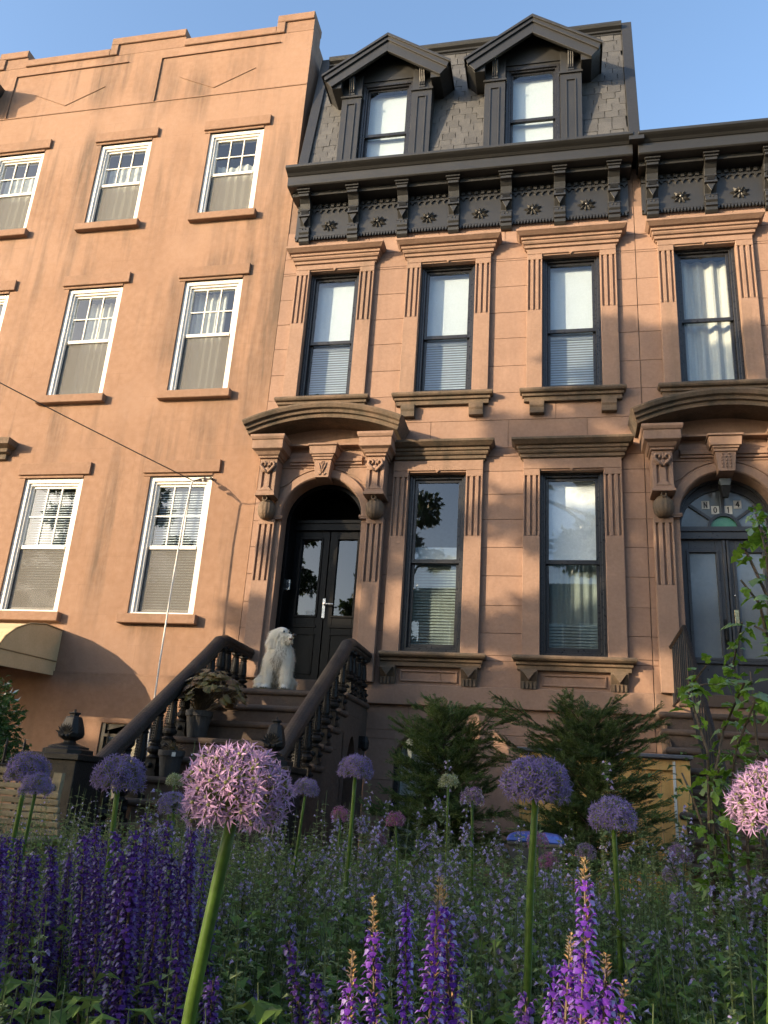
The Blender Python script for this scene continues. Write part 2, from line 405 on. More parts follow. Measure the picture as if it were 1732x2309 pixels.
def stone_courses(parent, x0, x1, zs, y, openings, seed, length=1.15, thick=.05):
    """ashlar face: each block an object of its own, recessed joints over a mortar bed"""
    r = random.Random(seed); G = .0026
    for k, (c, d) in enumerate(zip(zs, zs[1:])):
        cuts = sorted({c, d, *[v for o in openings for v in o[2:4] if c+.01 < v < d-.01]})
        for zc, zd in zip(cuts, cuts[1:]):
            spans = [(x0, x1)]
            for o in openings:
                if o[2] < zd-.005 and o[3] > zc+.005:
                    ns = []
                    for a, b in spans:
                        if o[1] <= a or o[0] >= b: ns.append((a, b)); continue
                        if o[0] > a: ns.append((a, o[0]))
                        if o[1] < b: ns.append((o[1], b))
                    spans = ns
            for a, b in spans:
                if b-a < .012: continue
                n = max(1, round((b-a)/length)); e = [a]
                for i in range(1, n):
                    e.append(a+(b-a)*(i+(.28 if k % 2 else -.12)+r.uniform(-.06, .06))/n)
                e.append(b)
                for p, q in zip(e, e[1:]):
                    j = r.uniform(-.0012, .0012)
                    MB().box(p+G, q-G, y+j, y+thick, zc+G, zd-G).build('stone_block', 'brownstone', parent, fix=False, bevel=.003)

def blind_slats(mb, x0, x1, z0, z1, y, pitch=.040, w=.042, tilt=1.05):
    z = z0
    while z < z1:
        c, s_ = math.cos(tilt)*w/2, math.sin(tilt)*w/2
        mb.add([(x0, y-c, z-s_), (x1, y-c, z-s_), (x1, y+c, z+s_), (x0, y+c, z+s_)], [(0, 1, 2, 3)]); z += pitch

def curtain_mesh(mb, x0, x1, z0, z1, y, waves=5, amp=.02, sag=0):
    n = waves*6; a = []; b = []
    for i in range(n+1):
        t = i/n; x = x0+(x1-x0)*t; dy = amp*math.sin(t*waves*2*PI)
        a.append((x, y+dy, z0)); b.append((x, y+dy, z1-sag*abs(math.sin(t*PI*1.5))))
    mb.rings([a, b], caps=False, closed=False)

def black_window(house, x0, x1, z0, z1, meet, y=YW, blind_top=True, slats=None, shade=None, name='window', glassmat='glass', mat='window_black', bay=.075, flat=False, slat_mat='blind_dim', sheer=None, shade_mat='blind'):
    """one-over-one sash window: frame, two sashes, two panes, blind"""
    yf = y+.045
    f = MB()
    for (p, d0, d1) in ((0, yf, yf+.20), (.03, yf+.025, yf+.20)):
        w = .045
        a, b, c, d = x0+p, x1-p, z0+p, z1-p
        f.box(a, a+w, d0, d1, c, d).box(b-w, b, d0, d1, c, d).box(a+w, b-w, d0, d1, d-w, d).box(a+w, b-w, d0, d1, c, c+w*1.3)
    win = f.build(name, mat, house, bevel=.004)
    if flat: win = house      # already a part: its sashes stay on the same level
    a, b = x0+bay, x1-bay
    for nm, lo, hi, yy in (('upper_sash', meet-.02, z1-bay, yf+.06), ('lower_sash', z0+bay*1.25, meet+.045, yf+.10)):
        s_ = MB(); w = .042
        s_.box(a, a+w, yy, yy+.035, lo, hi).box(b-w, b, yy, yy+.035, lo, hi).box(a+w, b-w, yy, yy+.035, hi-w, hi).box(a+w, b-w, yy, yy+.035, lo, lo+w*1.35)
        so = s_.build(nm, mat, win, bevel=.003)
        MB().box(a+w-.004, b-w+.004, yy+.014, yy+.020, lo+w, hi-w+.004).build('pane', glassmat, win, fix=True)
    if shade:
        zs0, zs1 = shade
        sh = MB().box(a+.02, b-.02, yf+.17, yf+.174, zs0, zs1).box(a+.02, b-.02, yf+.165, yf+.18, zs0-.012, zs0+.018)
        sh.build('roller_shade', shade_mat, win)
    if slats:
        s_ = MB(); blind_slats(s_, a+.02, b-.02, slats[0], slats[1], yf+.185)
        s_.build('venetian_blind', slat_mat, win, fix=False)
    if sheer:
        cu_ = MB(); curtain_mesh(cu_, a+.0, b-.0, sheer[0], sheer[1], yf+.23, 6, .012); cu_.build('reflection_sheet', 'sheer', win, fix=False)  # added sheet carrying the pane's reflected grey-green as its own colour
    return win

def fluted_pilaster(house, x0, x1, z0, z1, fz0, fz1, yf, yb, n=3, name='pilaster', mat='brownstone_trim', dep=.028):
    mb = MB(); w = x1-x0
    mb.box(x0, x1, yf, yb, z0, fz0).box(x0, x1, yf, yb, fz1, z1)
    mb.box(x0, x1, yf+dep, yb, fz0, fz1)
    fl = w*.13; gap = (w*.80-n*fl)/(n-1) if n > 1 else 0
    edges = [x0]; s0 = x0+w*.10
    for i in range(n):
        a = s0+i*(fl+gap); edges += [a, a+fl]
    edges.append(x1)
    for i in range(0, len(edges), 2): mb.box(edges[i], edges[i+1], yf, yf+dep, fz0, fz1)
    return mb.build(name, mat, house, bevel=.004)

HOOD = [(.055, 0), (.055, .022), (.085, .03), (.085, .075), (.11, .082), (.125, .105), (.125, .128), (.15, .135), (.15, .175), (.185, .182), (.235, .222), (.245, .228), (.245, .262)]
def hood(house, x0, x1, z0, h=1.0, l=1, r=1, name='window_hood', mat='brownstone_trim', k=1.0):
    return MB().moulding(x0, x1, [(p*k, z0+z*h) for p, z in HOOD], YW, .72, l, r).build(name, mat, house, bevel=.003)

def stone_window(house, x0, x1, z0, z1, meet, fz, hz, sill_z, kind, l=1, r=1, hmat='brownstone_trim', smat='weathered_stone', **kw):
    win = black_window(house, x0, x1, z0, z1, meet, **kw)
    pl, pr = .215, .225
    yf = YW-.065
    fluted_pilaster(house, x0-pl, x0+.004, z0, z1, fz[0], fz[1], yf, YW+.05)
    fluted_pilaster(house, x1-.004, x1+pr, z0, z1, fz[0], fz[1], yf, YW+.05)
    # head stone over the opening, with its small drop in the middle
    xm = (x0+x1)/2
    MB().box(x0-pl, x1+pr, yf-.002, YW+.05, z1+.002, hz+.012).prism([(xm-.03, z1+.006), (xm, z1-.03), (xm+.03, z1+.006)], yf-.003, yf+.05).box(x0-.02, x1+.02, yf+.02, YW+.06, z1-.02, z1+.004).build('head_stone', 'brownstone_trim', house, bevel=.004)
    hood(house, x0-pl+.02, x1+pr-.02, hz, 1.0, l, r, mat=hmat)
    if kind == 'upper' or kind == 'upper_plain':
        MB().moulding(x0-.20, x1+.20, [(.06, sill_z-.185), (.06, sill_z-.12), (.09, sill_z-.115), (.09, sill_z-.075), (.125, sill_z-.068), (.14, sill_z-.045), (.14, sill_z-.02), (.12, sill_z)], YW, .75, l, r).build('sill', smat, house, bevel=.004)
        if kind == 'upper':
            for a in (x0-.165, x1-.03):
                MB().prism([(YW+.02, sill_z-.37), (YW-.085, sill_z-.37), (YW-.085, sill_z-.29), (YW-.10, sill_z-.26), (YW-.10, sill_z-.186), (YW+.02, sill_z-.186)], a, a+.2, 'x').build('corbel', smat, house, bevel=.004)
    else:
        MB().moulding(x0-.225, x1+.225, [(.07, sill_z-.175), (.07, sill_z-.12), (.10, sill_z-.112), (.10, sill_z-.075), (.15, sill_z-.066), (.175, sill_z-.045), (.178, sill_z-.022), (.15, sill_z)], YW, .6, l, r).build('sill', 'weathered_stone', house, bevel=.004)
        for a in (x0-.225, x1+.018):
            c = MB(); zt = sill_z-.176; zb = sill_z-.41
            c.prism([(YW+.02, zb), (YW-.05, zb), (YW-.06, zb+.10), (YW-.12, zt-.03), (YW-.12, zt), (YW+.02, zt)], a, a+.205, 'x')
            c.prism([(a+.02, zt-.02), (a+.185, zt-.02), (a+.1025, zt-.13)], YW-.135, YW-.03)
            for i in range(4): c.box(a+.018+.047*i, a+.046+.047*i, YW-.075, YW-.03, zb+.004, zb+.09)
            c.build('corbel', 'weathered_stone', house, bevel=.003)
        pn = MB(); a, b, c_, d = x0+.03, x1-.03, sill_z-.36, sill_z-.215
        for p0, p1, q0, q1 in ((a, b, c_, c_+.022), (a, b, d-.022, d), (a, a+.022, c_+.022, d-.022), (b-.022, b, c_+.022, d-.022)): pn.box(p0, p1, YW-.022, YW+.01, q0, q1)
        pn.build('apron_panel', 'brownstone_trim', house, bevel=.004)
    return win

# ================================================================== LEFT: tall stucco house
XL0, XL1 = -10.72, -4.288
lh = thing('stucco_house', (-8.4, YW, 0), 'tall flat orange stucco house with white windows and stepped parapet', 'house', 'houses of the terrace')
LW = [(-5.465, 1.0), (-7.565, 1.0), (-9.70, 1.0)]
ROWS = [(9.81, 11.575, 10.72), (6.50, 8.53, 7.55), (3.02, 5.11, 4.03)]
ops = []
for xc, w in LW:
    for z0, z1, mt in ROWS:
        if xc < -9 and z0 < 4: continue
        ops.append((xc-w/2 if z0 > 4 else xc-w/2-.03, xc+w/2 if z0 > 4 else xc+w/2-.03, z0, z1))
BW = (-6.07, -4.98, .18, 1.52)
wm = wall_grid(MB(), XL0, XL1, -.1, 13.71, YW, ops+[BW], .22)
wm.add([(XL1, YW, -.1), (XL1, YW+9, -.1), (XL1, YW+9, 13.71), (XL1, YW, 13.71)], [(0, 1, 2, 3)])
wm.add([(XL0, YW, 13.71), (XL1, YW, 13.71), (XL1, YW+.36, 13.71), (XL0, YW+.36, 13.71)], [(0, 1, 2, 3)])
wm.add([(XL0, YW+.36, 12.6), (XL1, YW+.36, 12.6), (XL1, YW+.36, 13.71), (XL0, YW+.36, 13.71)], [(0, 1, 2, 3)])
wm.build('wall', 'stucco', lh, fix=False)
# room behind the windows
rm = MB()
rm.add([(XL0, YW+1.4, 0), (XL1-.02, YW+1.4, 0), (XL1-.02, YW+1.4, 13), (XL0, YW+1.4, 13)], [(0, 1, 2, 3)])
for z in (2.6, 6.0, 9.3, 12.4): rm.add([(XL0, YW+.23, z), (XL1-.02, YW+.23, z), (XL1-.02, YW+1.4, z), (XL0, YW+1.4, z)], [(0, 1, 2, 3)])
for x in (-10.7, -8.6, -6.5, -4.32): rm.add([(x, YW+.23, 0), (x, YW+1.4, 0), (x, YW+1.4, 12.5), (x, YW+.23, 12.5)], [(0, 1, 2, 3)])
rm.build('interior', 'room', lh, fix=False)
# parapet coping: low runs and raised blocks
hi = [(-10.72, -10.09), (-8.30, -6.78), (-4.985, XL1)]
edges = [XL0]+[v for h_ in hi for v in h_]
for a, b in [(-10.09, -8.30), (-6.78, -4.985)]:
    MB().box(a, b, YW-.035, YW+.40, 13.712, 13.875).build('coping', 'stucco_trim', lh, bevel=.01)
for a, b in hi:
    MB().box(a+.001, b-.001, YW-.004, YW+.38, 13.712, 13.962).build('parapet_block', 'stucco_trim', lh)
    c = MB().box(a, b+(.0 if b > -5 else .0), YW-.037, YW+.42, 13.962, 14.125)
    c.box(a, a+.16, YW-.036, YW+.39, 13.712, 13.9615)
    c.build('coping', 'stucco_trim', lh, bevel=.01)
# flat decorative ledges on the parapet
def ledge(pts, w=.022, p=.026):
    mb = MB()
    for (xa, za), (xb, zb) in zip(pts, pts[1:]):
        d = Vector((xb-xa, 0, zb-za)).normalized(); n_ = Vector((-d.z, 0, d.x))*w/2
        A = Vector((xa, 0, za)); B = Vector((xb, 0, zb))
        mb.prism([(q.x, q.z) for q in (A-n_, B-n_, B+n_, A+n_)], YW-p, YW+.005)
    return mb.build('parapet_ledge', 'stucco_trim', lh)
for dx in (0, -3.04):
    ledge([(-7.19+dx, 12.46), (-7.19+dx, 13.485), (-4.88+dx if dx == 0 else -7.87, 13.5)])
    ledge([(-6.75+dx*.975, 12.965), (-6.05+dx*.975, 12.62), (-5.29+dx*.975, 12.97)], .012, .011)
MB().box(XL0, XL1-.001, YW-.012, YW+.002, 12.44, 12.462).build('string_course', 'stucco_trim', lh)
MB().box(XL0, XL1-.001, YW-.03, YW+.002, 2.165, 2.19).box(XL0, -6.08, YW-.028, YW+.002, -.1, 2.164).box(-4.97, XL1-.001, YW-.028, YW+.002, -.1, 2.164).box(-6.08, -4.97, YW-.028, YW+.002, 1.53, 2.164).build('base_course', 'stucco_trim', lh)
wi = 0
for ci, (xc, w) in enumerate(LW):
    for ri, (z0, z1, mt) in enumerate(ROWS):
        if ci == 2 and ri == 2: continue
        sh = -.03 if z0 < 4 else 0
        x0, x1 = xc-w/2+sh, xc+w/2+sh
        MB().box(x0-.11, x1+.11, YW-.045, YW+.004, z1+.045, z1+.24).box(x0-.10, x1+.0, YW-.012, YW+.05, z1, z1+.043).build('lintel', 'stucco_trim', lh, bevel=.006)
        MB().box(x0-.10, x1+.085, YW-.10, YW+.06, z0-.135, z0-.002).build('sill', 'stucco_trim', lh, bevel=.008)
        f = MB(); a, b, c, d = x0, x1, z0, z1
        for p, w_, y0, y1 in ((0, .07, YW+.03, YW+.2), (.07, .035, YW+.055, YW+.2)):
            f.box(a+p, a+p+w_, y0, y1, c+p*.4, d-p).box(b-p-w_, b-p, y0, y1, c+p*.4, d-p).box(a+p+w_, b-p-w_, y0, y1, d-p-w_, d-p).box(a+p+w_, b-p-w_, y0, y1, c+p*.4, c+p*.4+w_*.55)
        win = f.build('window', 'white_paint', lh, bevel=.004)
        a, b = x0+.105, x1-.105; top = z1-.105; bot = z0+.05
        u = MB(); yy = YW+.085; s_ = .035
        u.box(a, a+s_, yy, yy+.03, mt, top).box(b-s_, b, yy, yy+.03, mt, top).box(a+s_, b-s_, yy, yy+.03, top-s_, top).box(a+s_, b-s_, yy-.01, yy+.03, mt-.03, mt+.025)
        us = u.build('upper_sash', 'white_paint', win, bevel=.003)
        mu = MB(); gw = (b-a-2*s_)/3; gh = (top-s_-mt-.025)/2
        for i in (1, 2): mu.box(a+s_+gw*i-.009, a+s_+gw*i+.009, yy+.004, yy+.022, mt+.025, top-s_)
        mu.box(a+s_, b-s_, yy+.005, yy+.021, mt+.025+gh-.009, mt+.025+gh+.009)
        mu.build('muntins', 'white_paint', win)
        MB().box(a+s_, b-s_, yy+.024, yy+.028, mt+.025, top-s_).build('pane', 'glass', win)
        l_ = MB(); y2 = YW+.12; l_.box(a, a+s_, y2, y2+.03, bot, mt-.03).box(b-s_, b, y2, y2+.03, bot, mt-.03).box(a+s_, b-s_, y2, y2+.03, bot, bot+.05)
        l_.build('lower_sash', 'white_paint', win, bevel=.003)
        MB().box(a+s_, b-s_, y2+.018, y2+.022, bot+.05, mt-.03).build('pane', 'glass', win)
        sc = MB()
        for q0, q1, q2, q3 in ((a-.002, a+.02, bot, mt-.032), (b-.02, b+.002, bot, mt-.032), (a+.02, b-.02, bot, bot+.02)): sc.box(q0, q1, y2-.02, y2-.008, q2, q3)
        sc.build('screen_frame', 'dark_plastic', win)
        MB().box(a+.02, b-.02, y2-.016, y2-.013, bot+.02, mt-.032).build('insect_screen', 'insect_screen', win)
        cu = MB()
        if ri == 2:
            blind_slats(cu, a+.03, b-.03, (bot+.35 if ci else bot+.02), top-.06, YW+.19, .04, .036, .8)
            cu.build('venetian_blind', 'blind', win, fix=False)
        elif ri == 0:
            curtain_mesh(cu, a+.02, b-.02, bot, (mt+gh*.95 if ci == 0 else top-.25), YW+.24, 5, .02, .06 if ci == 0 else 0)
            cu.build('curtain', 'curtain', win, fix=False)
        else:
            curtain_mesh(cu, a+(.0 if ci != 1 else .12), b-(.0 if ci != 0 else .22), bot, top-(.0, .02, .3)[ci], YW+.25+.05*ci, 5+ci, .025)
            cu.build('curtain', 'curtain', win, fix=False)
MB().moulding(-10.2, -8.52, [(.06, 5.42), (.06, 5.5), (.12, 5.52), (.12, 5.58), (.22, 5.62), (.23, 5.72)], YW, .7).build('door_hood', 'weathered_stone', lh, bevel=.004)
# barred basement window
b_ = MB(); x0, x1, z0, z1 = BW
b_.prism([(x0, z1-.10), (x0, z1+.01), (x1, z1+.01), (x1, z1-.10), (x1-.3, z1-.02), ((x0+x1)/2, z1-.003), (x0+.3, z1-.02)], YW+.02, YW+.06)
b_.box(x0, x0+.05, YW-.01, YW+.05, z0, z1).box(x1-.05, x1, YW-.01, YW+.05, z0, z1).box(x0, x1, YW-.012, YW+.03, z1-.17, z1-.13).box(x0, x1, YW-.012, YW+.03, z0+.1, z0+.14)
bw = b_.build('basement_window', 'window_black', lh)
MB().box(x0+.05, x1-.05, YW+.10, YW+.14, z1-.22, z1-.14).box(x0+.05, x0+.12, YW+.10, YW+.14, z0, z1-.2).box(-5.55, -5.48, YW+.10, YW+.14, z0, z1-.2).build('sash', 'white_paint', bw)
MB().box(x0+.05, x1-.05, YW+.115, YW+.12, z0, z1-.2).build('pane', 'glass_frost', bw)
for i in range(7):
    xx = x0+.12+i*.145; MB().tube([(xx, YW-.03, z0+.04), (xx, YW-.03, z1-.1)], .010, 6).build('bar', 'iron', bw)

# awning over the left basement entrance
aw = thing('canvas_awning', (-8.2, YW-.6, 2.1), 'tan curved canvas awning on the stucco wall, its front valance sunlit', 'awning')
ax0, ax1 = -9.6, -6.95
prof = [(YW, 2.76), (YW-.4, 2.765), (YW-.75, 2.70), (YW-1.02, 2.58), (YW-1.2, 2.44), (YW-1.3, 2.29)]
c = MB(); c.rings([[(ax0, y, z) for y, z in prof], [(ax1, y, z) for y, z in prof]], caps=False, closed=False)
c.rings([[(ax0, y, z-.012) for y, z in prof], [(ax1, y, z-.012) for y, z in prof]], caps=False, closed=False)
c.build('canopy', 'awning', aw, fix=False)
for x in (ax0, ax1):
    MB().prism(prof+[(YW-1.3, 2.28), (YW, 2.33)], x-.004, x+.004, 'x').build('side_panel', 'awning', aw)
    MB().prism([(YW-1.3, 2.27), (YW, 2.32), (YW, 2.13), (YW-1.3, 2.07)], x-.005, x+.003, 'x').build('side_valance', 'awning', aw)
    MB().tube([(x+.006, y-.004, z+.006) for y, z in prof], .012, 6).tube([(x+.006, YW-1.3, 2.28), (x+.006, YW, 2.325)], .010, 6).build('piping', 'awning_trim', aw)
MB().box(ax0, ax1, YW-1.31, YW-1.302, 2.07, 2.29).build('front_valance', 'awning', aw)
# the next house along casts its cornice and stoop hood beyond the frame
nh = thing('neighbour_house', (-16, YW, 0), 'brownstone row house beyond the stucco house, mostly out of frame', 'house', 'houses of the terrace')
MB().box(-19, XL0-.01, YW, YW+9, -.1, 12.9).build('wall', 'brownstone', nh)
MB().moulding(-18.8, -10.86, [(.1, 12.3), (.1, 12.6), (.45, 12.65), (.45, 12.85), (.62, 13.08), (.65, 13.2)], YW, .66).build('cornice', 'black_paint', nh)
for i in range(3): MB().box(-18.2+i*1.8, -17.3+i*1.8, YW-.02, YW+.05, 3, 5.2).box(-18.2+i*1.8, -17.3+i*1.8, YW-.021, YW+.05, 6.6, 8.6).build('window', 'window_black', nh)
# ================================================================== MIDDLE: brownstone with mansard
XM0, XM1 = -4.284, 1.064
mh = thing('brownstone_house', (-1.6, YW, 0), 'brownstone row house with black cornice, slate mansard and two gabled dormers', 'house', 'houses of the terrace')
rh = thing('brownstone_house', (3.6, YW, 0), 'brownstone row house at the right edge with arched fanlight door numbered 14', 'house', 'houses of the terrace')
XR0, XR1 = 1.068, 6.4
UPW = [(-3.835, -3.018), (-2.07, -1.235), (-.262, .565)]
LOW = [(-2.07, -1.268), (-.287, .548)]
UZ = (6.30, 8.53, 7.30); LZ = (2.59, 5.10, 3.845)
DX = 5.29; DC = -3.26
mops = [(a, b, UZ[0], UZ[1]) for a, b in UPW]+[(a, b, LZ[0], LZ[1]) for a, b in LOW]+[(-3.93, -2.59, 2.16, 5.32)]
bops = [(-2.06, -1.22, .12, 1.62), (-.29, .55, .12, 1.62)]
RUP = [(1.577, 2.413), (3.35, 4.18)]
rops = [(a, b, UZ[0], UZ[1]) for a, b in RUP]+[(-3.93+DX, -2.59+DX, 2.16, 5.32), (3.3, 4.15, LZ[0], LZ[1])]
ZC = [2.19, 2.522, 2.875, 3.236, 3.63, 4.018, 4.406, 4.767, 5.10, 5.445, 5.869, 6.292, 6.718, 7.17, 7.60, 8.043, 8.494, 8.80, 9.30]
for H, a, b, op, bo in ((mh, XM0, XM1, mops, bops), (rh, XR0, XR1, rops, [])):
    w = wall_grid(MB(), a, b, -.1, 10.0, YW+.012, op+bo, .30)
    w.add([(b, YW+.012, -.1), (b, YW+8, -.1), (b, YW+8, 10), (b, YW+.012, 10)], [(0, 1, 2, 3)])
    w.add([(a, YW+.012, 10), (b, YW+.012, 10), (b, YW+8, 10), (a, YW+8, 10)], [(0, 1, 2, 3)])
    w.build('wall', 'mortar', H, fix=False)
    stone_courses(H, a, b, ZC, YW, op, 3 if H is mh else 5)
    # basement: big smooth blocks under a projecting water table
    stone_courses(H, a, b, [.0, .52, 1.02, 1.51, 1.93], YW+.004, bo, 11, length=1.7)
    MB().box(a, b, YW-.055, YW+.05, 1.932, 2.188).build('water_table', 'brownstone_trim', H, bevel=.008)
    r_ = MB()
    r_.add([(a+.02, YW+1.3, 0), (b-.02, YW+1.3, 0), (b-.02, YW+1.3, 9.9), (a+.02, YW+1.3, 9.9)], [(0, 1, 2, 3)])
    for z in (2.1, 5.8, 9.2): r_.add([(a+.02, YW+.32, z), (b-.02, YW+.32, z), (b-.02, YW+1.3, z), (a+.02, YW+1.3, z)], [(0, 1, 2, 3)])
    for x in ([a+.03, -2.55, -.75, b-.03] if H is mh else [a+.03, 2.9, b-.03]): r_.add([(x, YW+.32, 0), (x, YW+1.3, 0), (x, YW+1.3, 9.9), (x, YW+.32, 9.9)], [(0, 1, 2, 3)])
    r_.build('interior', 'room', H, fix=False)
# basement windows with arched heads
for x0, x1, z0, z1 in bops:
    n = 10
    arc_ = [(x0+(x1-x0)*i/n, z1-.26+.26*math.sin(PI*i/n)**.5) for i in range(n+1)]
    MB().prism([(x0-.001, z1+.001)]+arc_+[(x1+.001, z1+.001)], YW+.002, YW+.25).build('arch_head', 'brownstone_trim', mh)
    win = MB().box(x0, x0+.06, YW+.08, YW+.15, z0, z1-.2).box(x1-.06, x1, YW+.08, YW+.15, z0, z1-.2).box(x0, x1, YW+.08, YW+.15, .80, .86).box(x0, x1, YW+.08, YW+.15, z0, z0+.06).build('window', 'window_black', mh)
    MB().box(x0+.05, x1-.05, YW+.11, YW+.115, z0, z1).build('pane', 'glass', win)
    cu = MB(); curtain_mesh(cu, x0+.05, x1-.05, z0, z1, YW+.27, 5, .02); cu.build('curtain', 'curtain', win, fix=False)

UF = (7.58, 8.44); LF = (4.16, 5.01)
for i, (a, b) in enumerate(UPW):
    stone_window(mh, a, b, UZ[0], UZ[1], UZ[2], UF, 8.605, 6.30, 'upper_plain' if i == 0 else 'upper', shade=(7.25, 8.45), slats=(6.36, 7.26), smat='weathered_stone')
stone_window(mh, LOW[0][0], LOW[0][1], LZ[0], LZ[1], LZ[2], LF, 5.235, 2.59, 'lower', l=.1, hmat='weathered_stone', slats=(2.72, 3.82), shade=(3.86, 4.08), slat_mat='sheer')
stone_window(mh, LOW[1][0], LOW[1][1], LZ[0], LZ[1], LZ[2], LF, 5.235, 2.59, 'lower', hmat='weathered_stone', slats=(2.72, 3.05), shade=(3.92, 5.05), slat_mat='sheer', sheer=(2.68, 3.95), shade_mat='white_shade')
# right house windows
win = stone_window(rh, RUP[0][0], RUP[0][1], UZ[0], UZ[1], 7.36, UF, 8.605, 6.30, 'upper_plain')
cu = MB(); curtain_mesh(cu, 1.62, 2.37, 6.4, 8.45, YW+.29, 4, .03); cu.build('curtain', 'curtain', win, fix=False)
stone_window(rh, RUP[1][0], RUP[1][1], UZ[0], UZ[1], UZ[2], UF, 8.605, 6.30, 'upper', shade=(7.25, 8.45))
stone_window(rh, 3.3, 4.15, LZ[0], LZ[1], LZ[2], LF, 5.235, 2.59, 'lower', slats=(2.72, 4.9))

# ------------------------------------------------------------------ arched entrances
def entrance(H, dx, hoodmat, capmat):
    c = DC+dx; r = .575; zs = 4.42
    # plate with the arched opening
    x0, x1, z0, z1 = c-.70, c+.70, 2.19, 5.40
    yf, yb = YW-.075, YW+.14
    n = 24; mb = MB()
    arch = [(c+r*math.cos(PI-PI*i/n), zs+r*math.sin(PI*i/n)) for i in range(n+1)]
    out = [(x0 if i == 0 else (x1 if i == n else x0+(x1-x0)*i/n), z1) for i in range(n+1)]
    mb.rings([[(x, yf, z) for x, z in arch], [(x, yf, z) for x, z in out]], caps=False, closed=False)
    mb.rings([[(x, yf, z) for x, z in arch], [(x, yb, z) for x, z in arch]], caps=False, closed=False)
    for xa, xb, xe in ((x0, c-r, c-r), (c+r, x1, c+r)):
        mb.add([(xa, yf, z0), (xb, yf, z0), (xb, yf, zs), (xa, yf, zs)], [(0, 1, 2, 3)])
        mb.add([(xe, yf, z0), (xe, yb, z0), (xe, yb, zs), (xe, yf, zs)], [(0, 1, 2, 3)])
        mb.add([(xa, yf, zs), (xb, yf, zs), (xa if xa == x0 else x1, yf, z1)], [(0, 1, 2)])
    mb.build('door_surround', 'brownstone_trim', H, fix=False)
    MB().arc(c, zs, [(r+.004, yf+.02), (r+.004, yf-.045), (r+.02, yf-.06), (r+.115, yf-.06), (r+.125, yf-.045), (r+.125, yf+.02)], 0, PI, 32).build('archivolt', 'brownstone_trim', H, smooth=False)
    for s_ in (-1, 1):   # spandrel panels
        pts = []
        for i in range(9):
            a = math.radians(38+i*42/8); pts.append((c+s_*(r+.165)*math.cos(a), zs+(r+.165)*math.sin(a)))
        pts = [(c+s_*.655, zs+.50)]+pts[:1]*0+[(c+s_*.655, zs+(r+.165)*math.sin(math.radians(38)))]+pts[1:]+[(c+s_*.18, 5.175), (c+s_*.655, 5.175)]
        mb = MB(); m_ = [((p[0]+q[0])/2, (p[1]+q[1])/2) for p, q in zip(pts, pts[1:])]
        for p, q in zip(pts, pts[1:]+pts[:1]):
            d = Vector((q[0]-p[0], q[1]-p[1]));
            if d.length < .01: continue
            d.normalize(); n_ = Vector((-d.y, d.x))*.009
            mb.prism([(p[0]-n_.x, p[1]-n_.y), (q[0]-n_.x, q[1]-n_.y), (q[0]+n_.x, q[1]+n_.y), (p[0]+n_.x, p[1]+n_.y)], yf-.016, yf+.01)
        mb.build('spandrel_moulding', 'brownstone_trim', H)
        xa = c+s_*r-(.0 if s_ > 0 else .115); MB().box(xa-.012, xa+.127, yf-.055, yf+.03, zs-.035, zs+.0).tube([(xa-.03, yf-.035, zs+.0), (xa+.145, yf-.035, zs)], .028, 8).build('impost', 'brownstone_trim', H)
    # bands between the caps
    MB().box(c-.53, c+.53, yf-.035, YW, 5.20, 5.235).box(c-.53, c+.53, yf-.055, YW, 5.24, 5.285).box(c-.53, c+.53, yf-.03, YW, 5.29, 5.33).box(c-.56, c+.56, YW-.05, YW+.1, 5.334, 5.78).box(c-.53, c+.53, yf-.10, YW, 5.47, 5.50).build('entablature', 'brownstone_trim', H, bevel=.004)
    for s_ in (-1, 1):
        xc = c+s_*.775
        # fluted lower pilaster
        fluted_pilaster(H, xc-.12, xc+.12, 2.19, 4.40, 3.50, 4.31, YW-.13, YW+.05, 3, dep=.035)
        # melon drop under the console
        m2 = MB().lathe([(.02, 4.365), (.07, 4.375), (.112, 4.43), (.125, 4.50), (.115, 4.57), (.075, 4.63), (.03, 4.665)], xc, YW-.17, 48, rib=.045, ribn=14)
        m2.build('melon_drop', capmat, H, smooth=True)
        mt = MB()
        for k in range(16):
            a = 2*PI*k/16; mt.ball((xc+.030*math.cos(a), YW-.285, 4.635+.030*math.sin(a)), .012, 6, 4)
        mt.build('ring', capmat, H, smooth=True)
        # console box with two flutes and a heart scroll
        co = MB(); x0_, x1_ = xc-.125, xc+.125; yc = YW-.30
        co.box(x0_-.02, x1_+.02, yc-.035, YW+.02, 4.665, 4.70).box(x0_-.005, x1_+.005, yc-.015, YW+.02, 4.70, 4.745)
        co.prism([(x0_+.03, 4.745), (x1_-.03, 4.745), (xc+.02, 4.82), (xc-.02, 4.82)], yc-.02, yc+.02)
        co.box(x0_, x1_, yc+.03, YW+.02, 4.745, 5.03)
        for e0, e1 in ((x0_, x0_+.05), (x0_+.085, x1_-.085), (x1_-.05, x1_)): co.box(e0, e1, yc, yc+.032, 4.745, 5.03)
        co.box(x0_, x1_, yc, YW+.02, 5.03, 5.225)
        cobj = co.build('console', 'brownstone_trim' if dx == 0 else 'brownstone_trim', H, bevel=.004)
        he = MB()
        for q in (-1, 1):
            pts = []
            for k in range(15):
                t = k/14; a = PI*.5-q*(t*2.2*PI*.75)
                rr_ = .055*(1-.62*t); pts.append((xc+q*.052+rr_*math.cos(a)*1, yc-.022, 5.13+rr_*math.sin(a)))
            he.tube([(xc, yc-.02, 5.01), (xc+q*.05, yc-.025, 5.055), (xc+q*.098, yc-.028, 5.11), (xc+q*.085, yc-.028, 5.16), (xc+q*.045, yc-.026, 5.165), (xc+q*.03, yc-.024, 5.13), (xc+q*.05, yc-.022, 5.11)], [.018, .022, .022, .02, .018, .016, .012], 8)
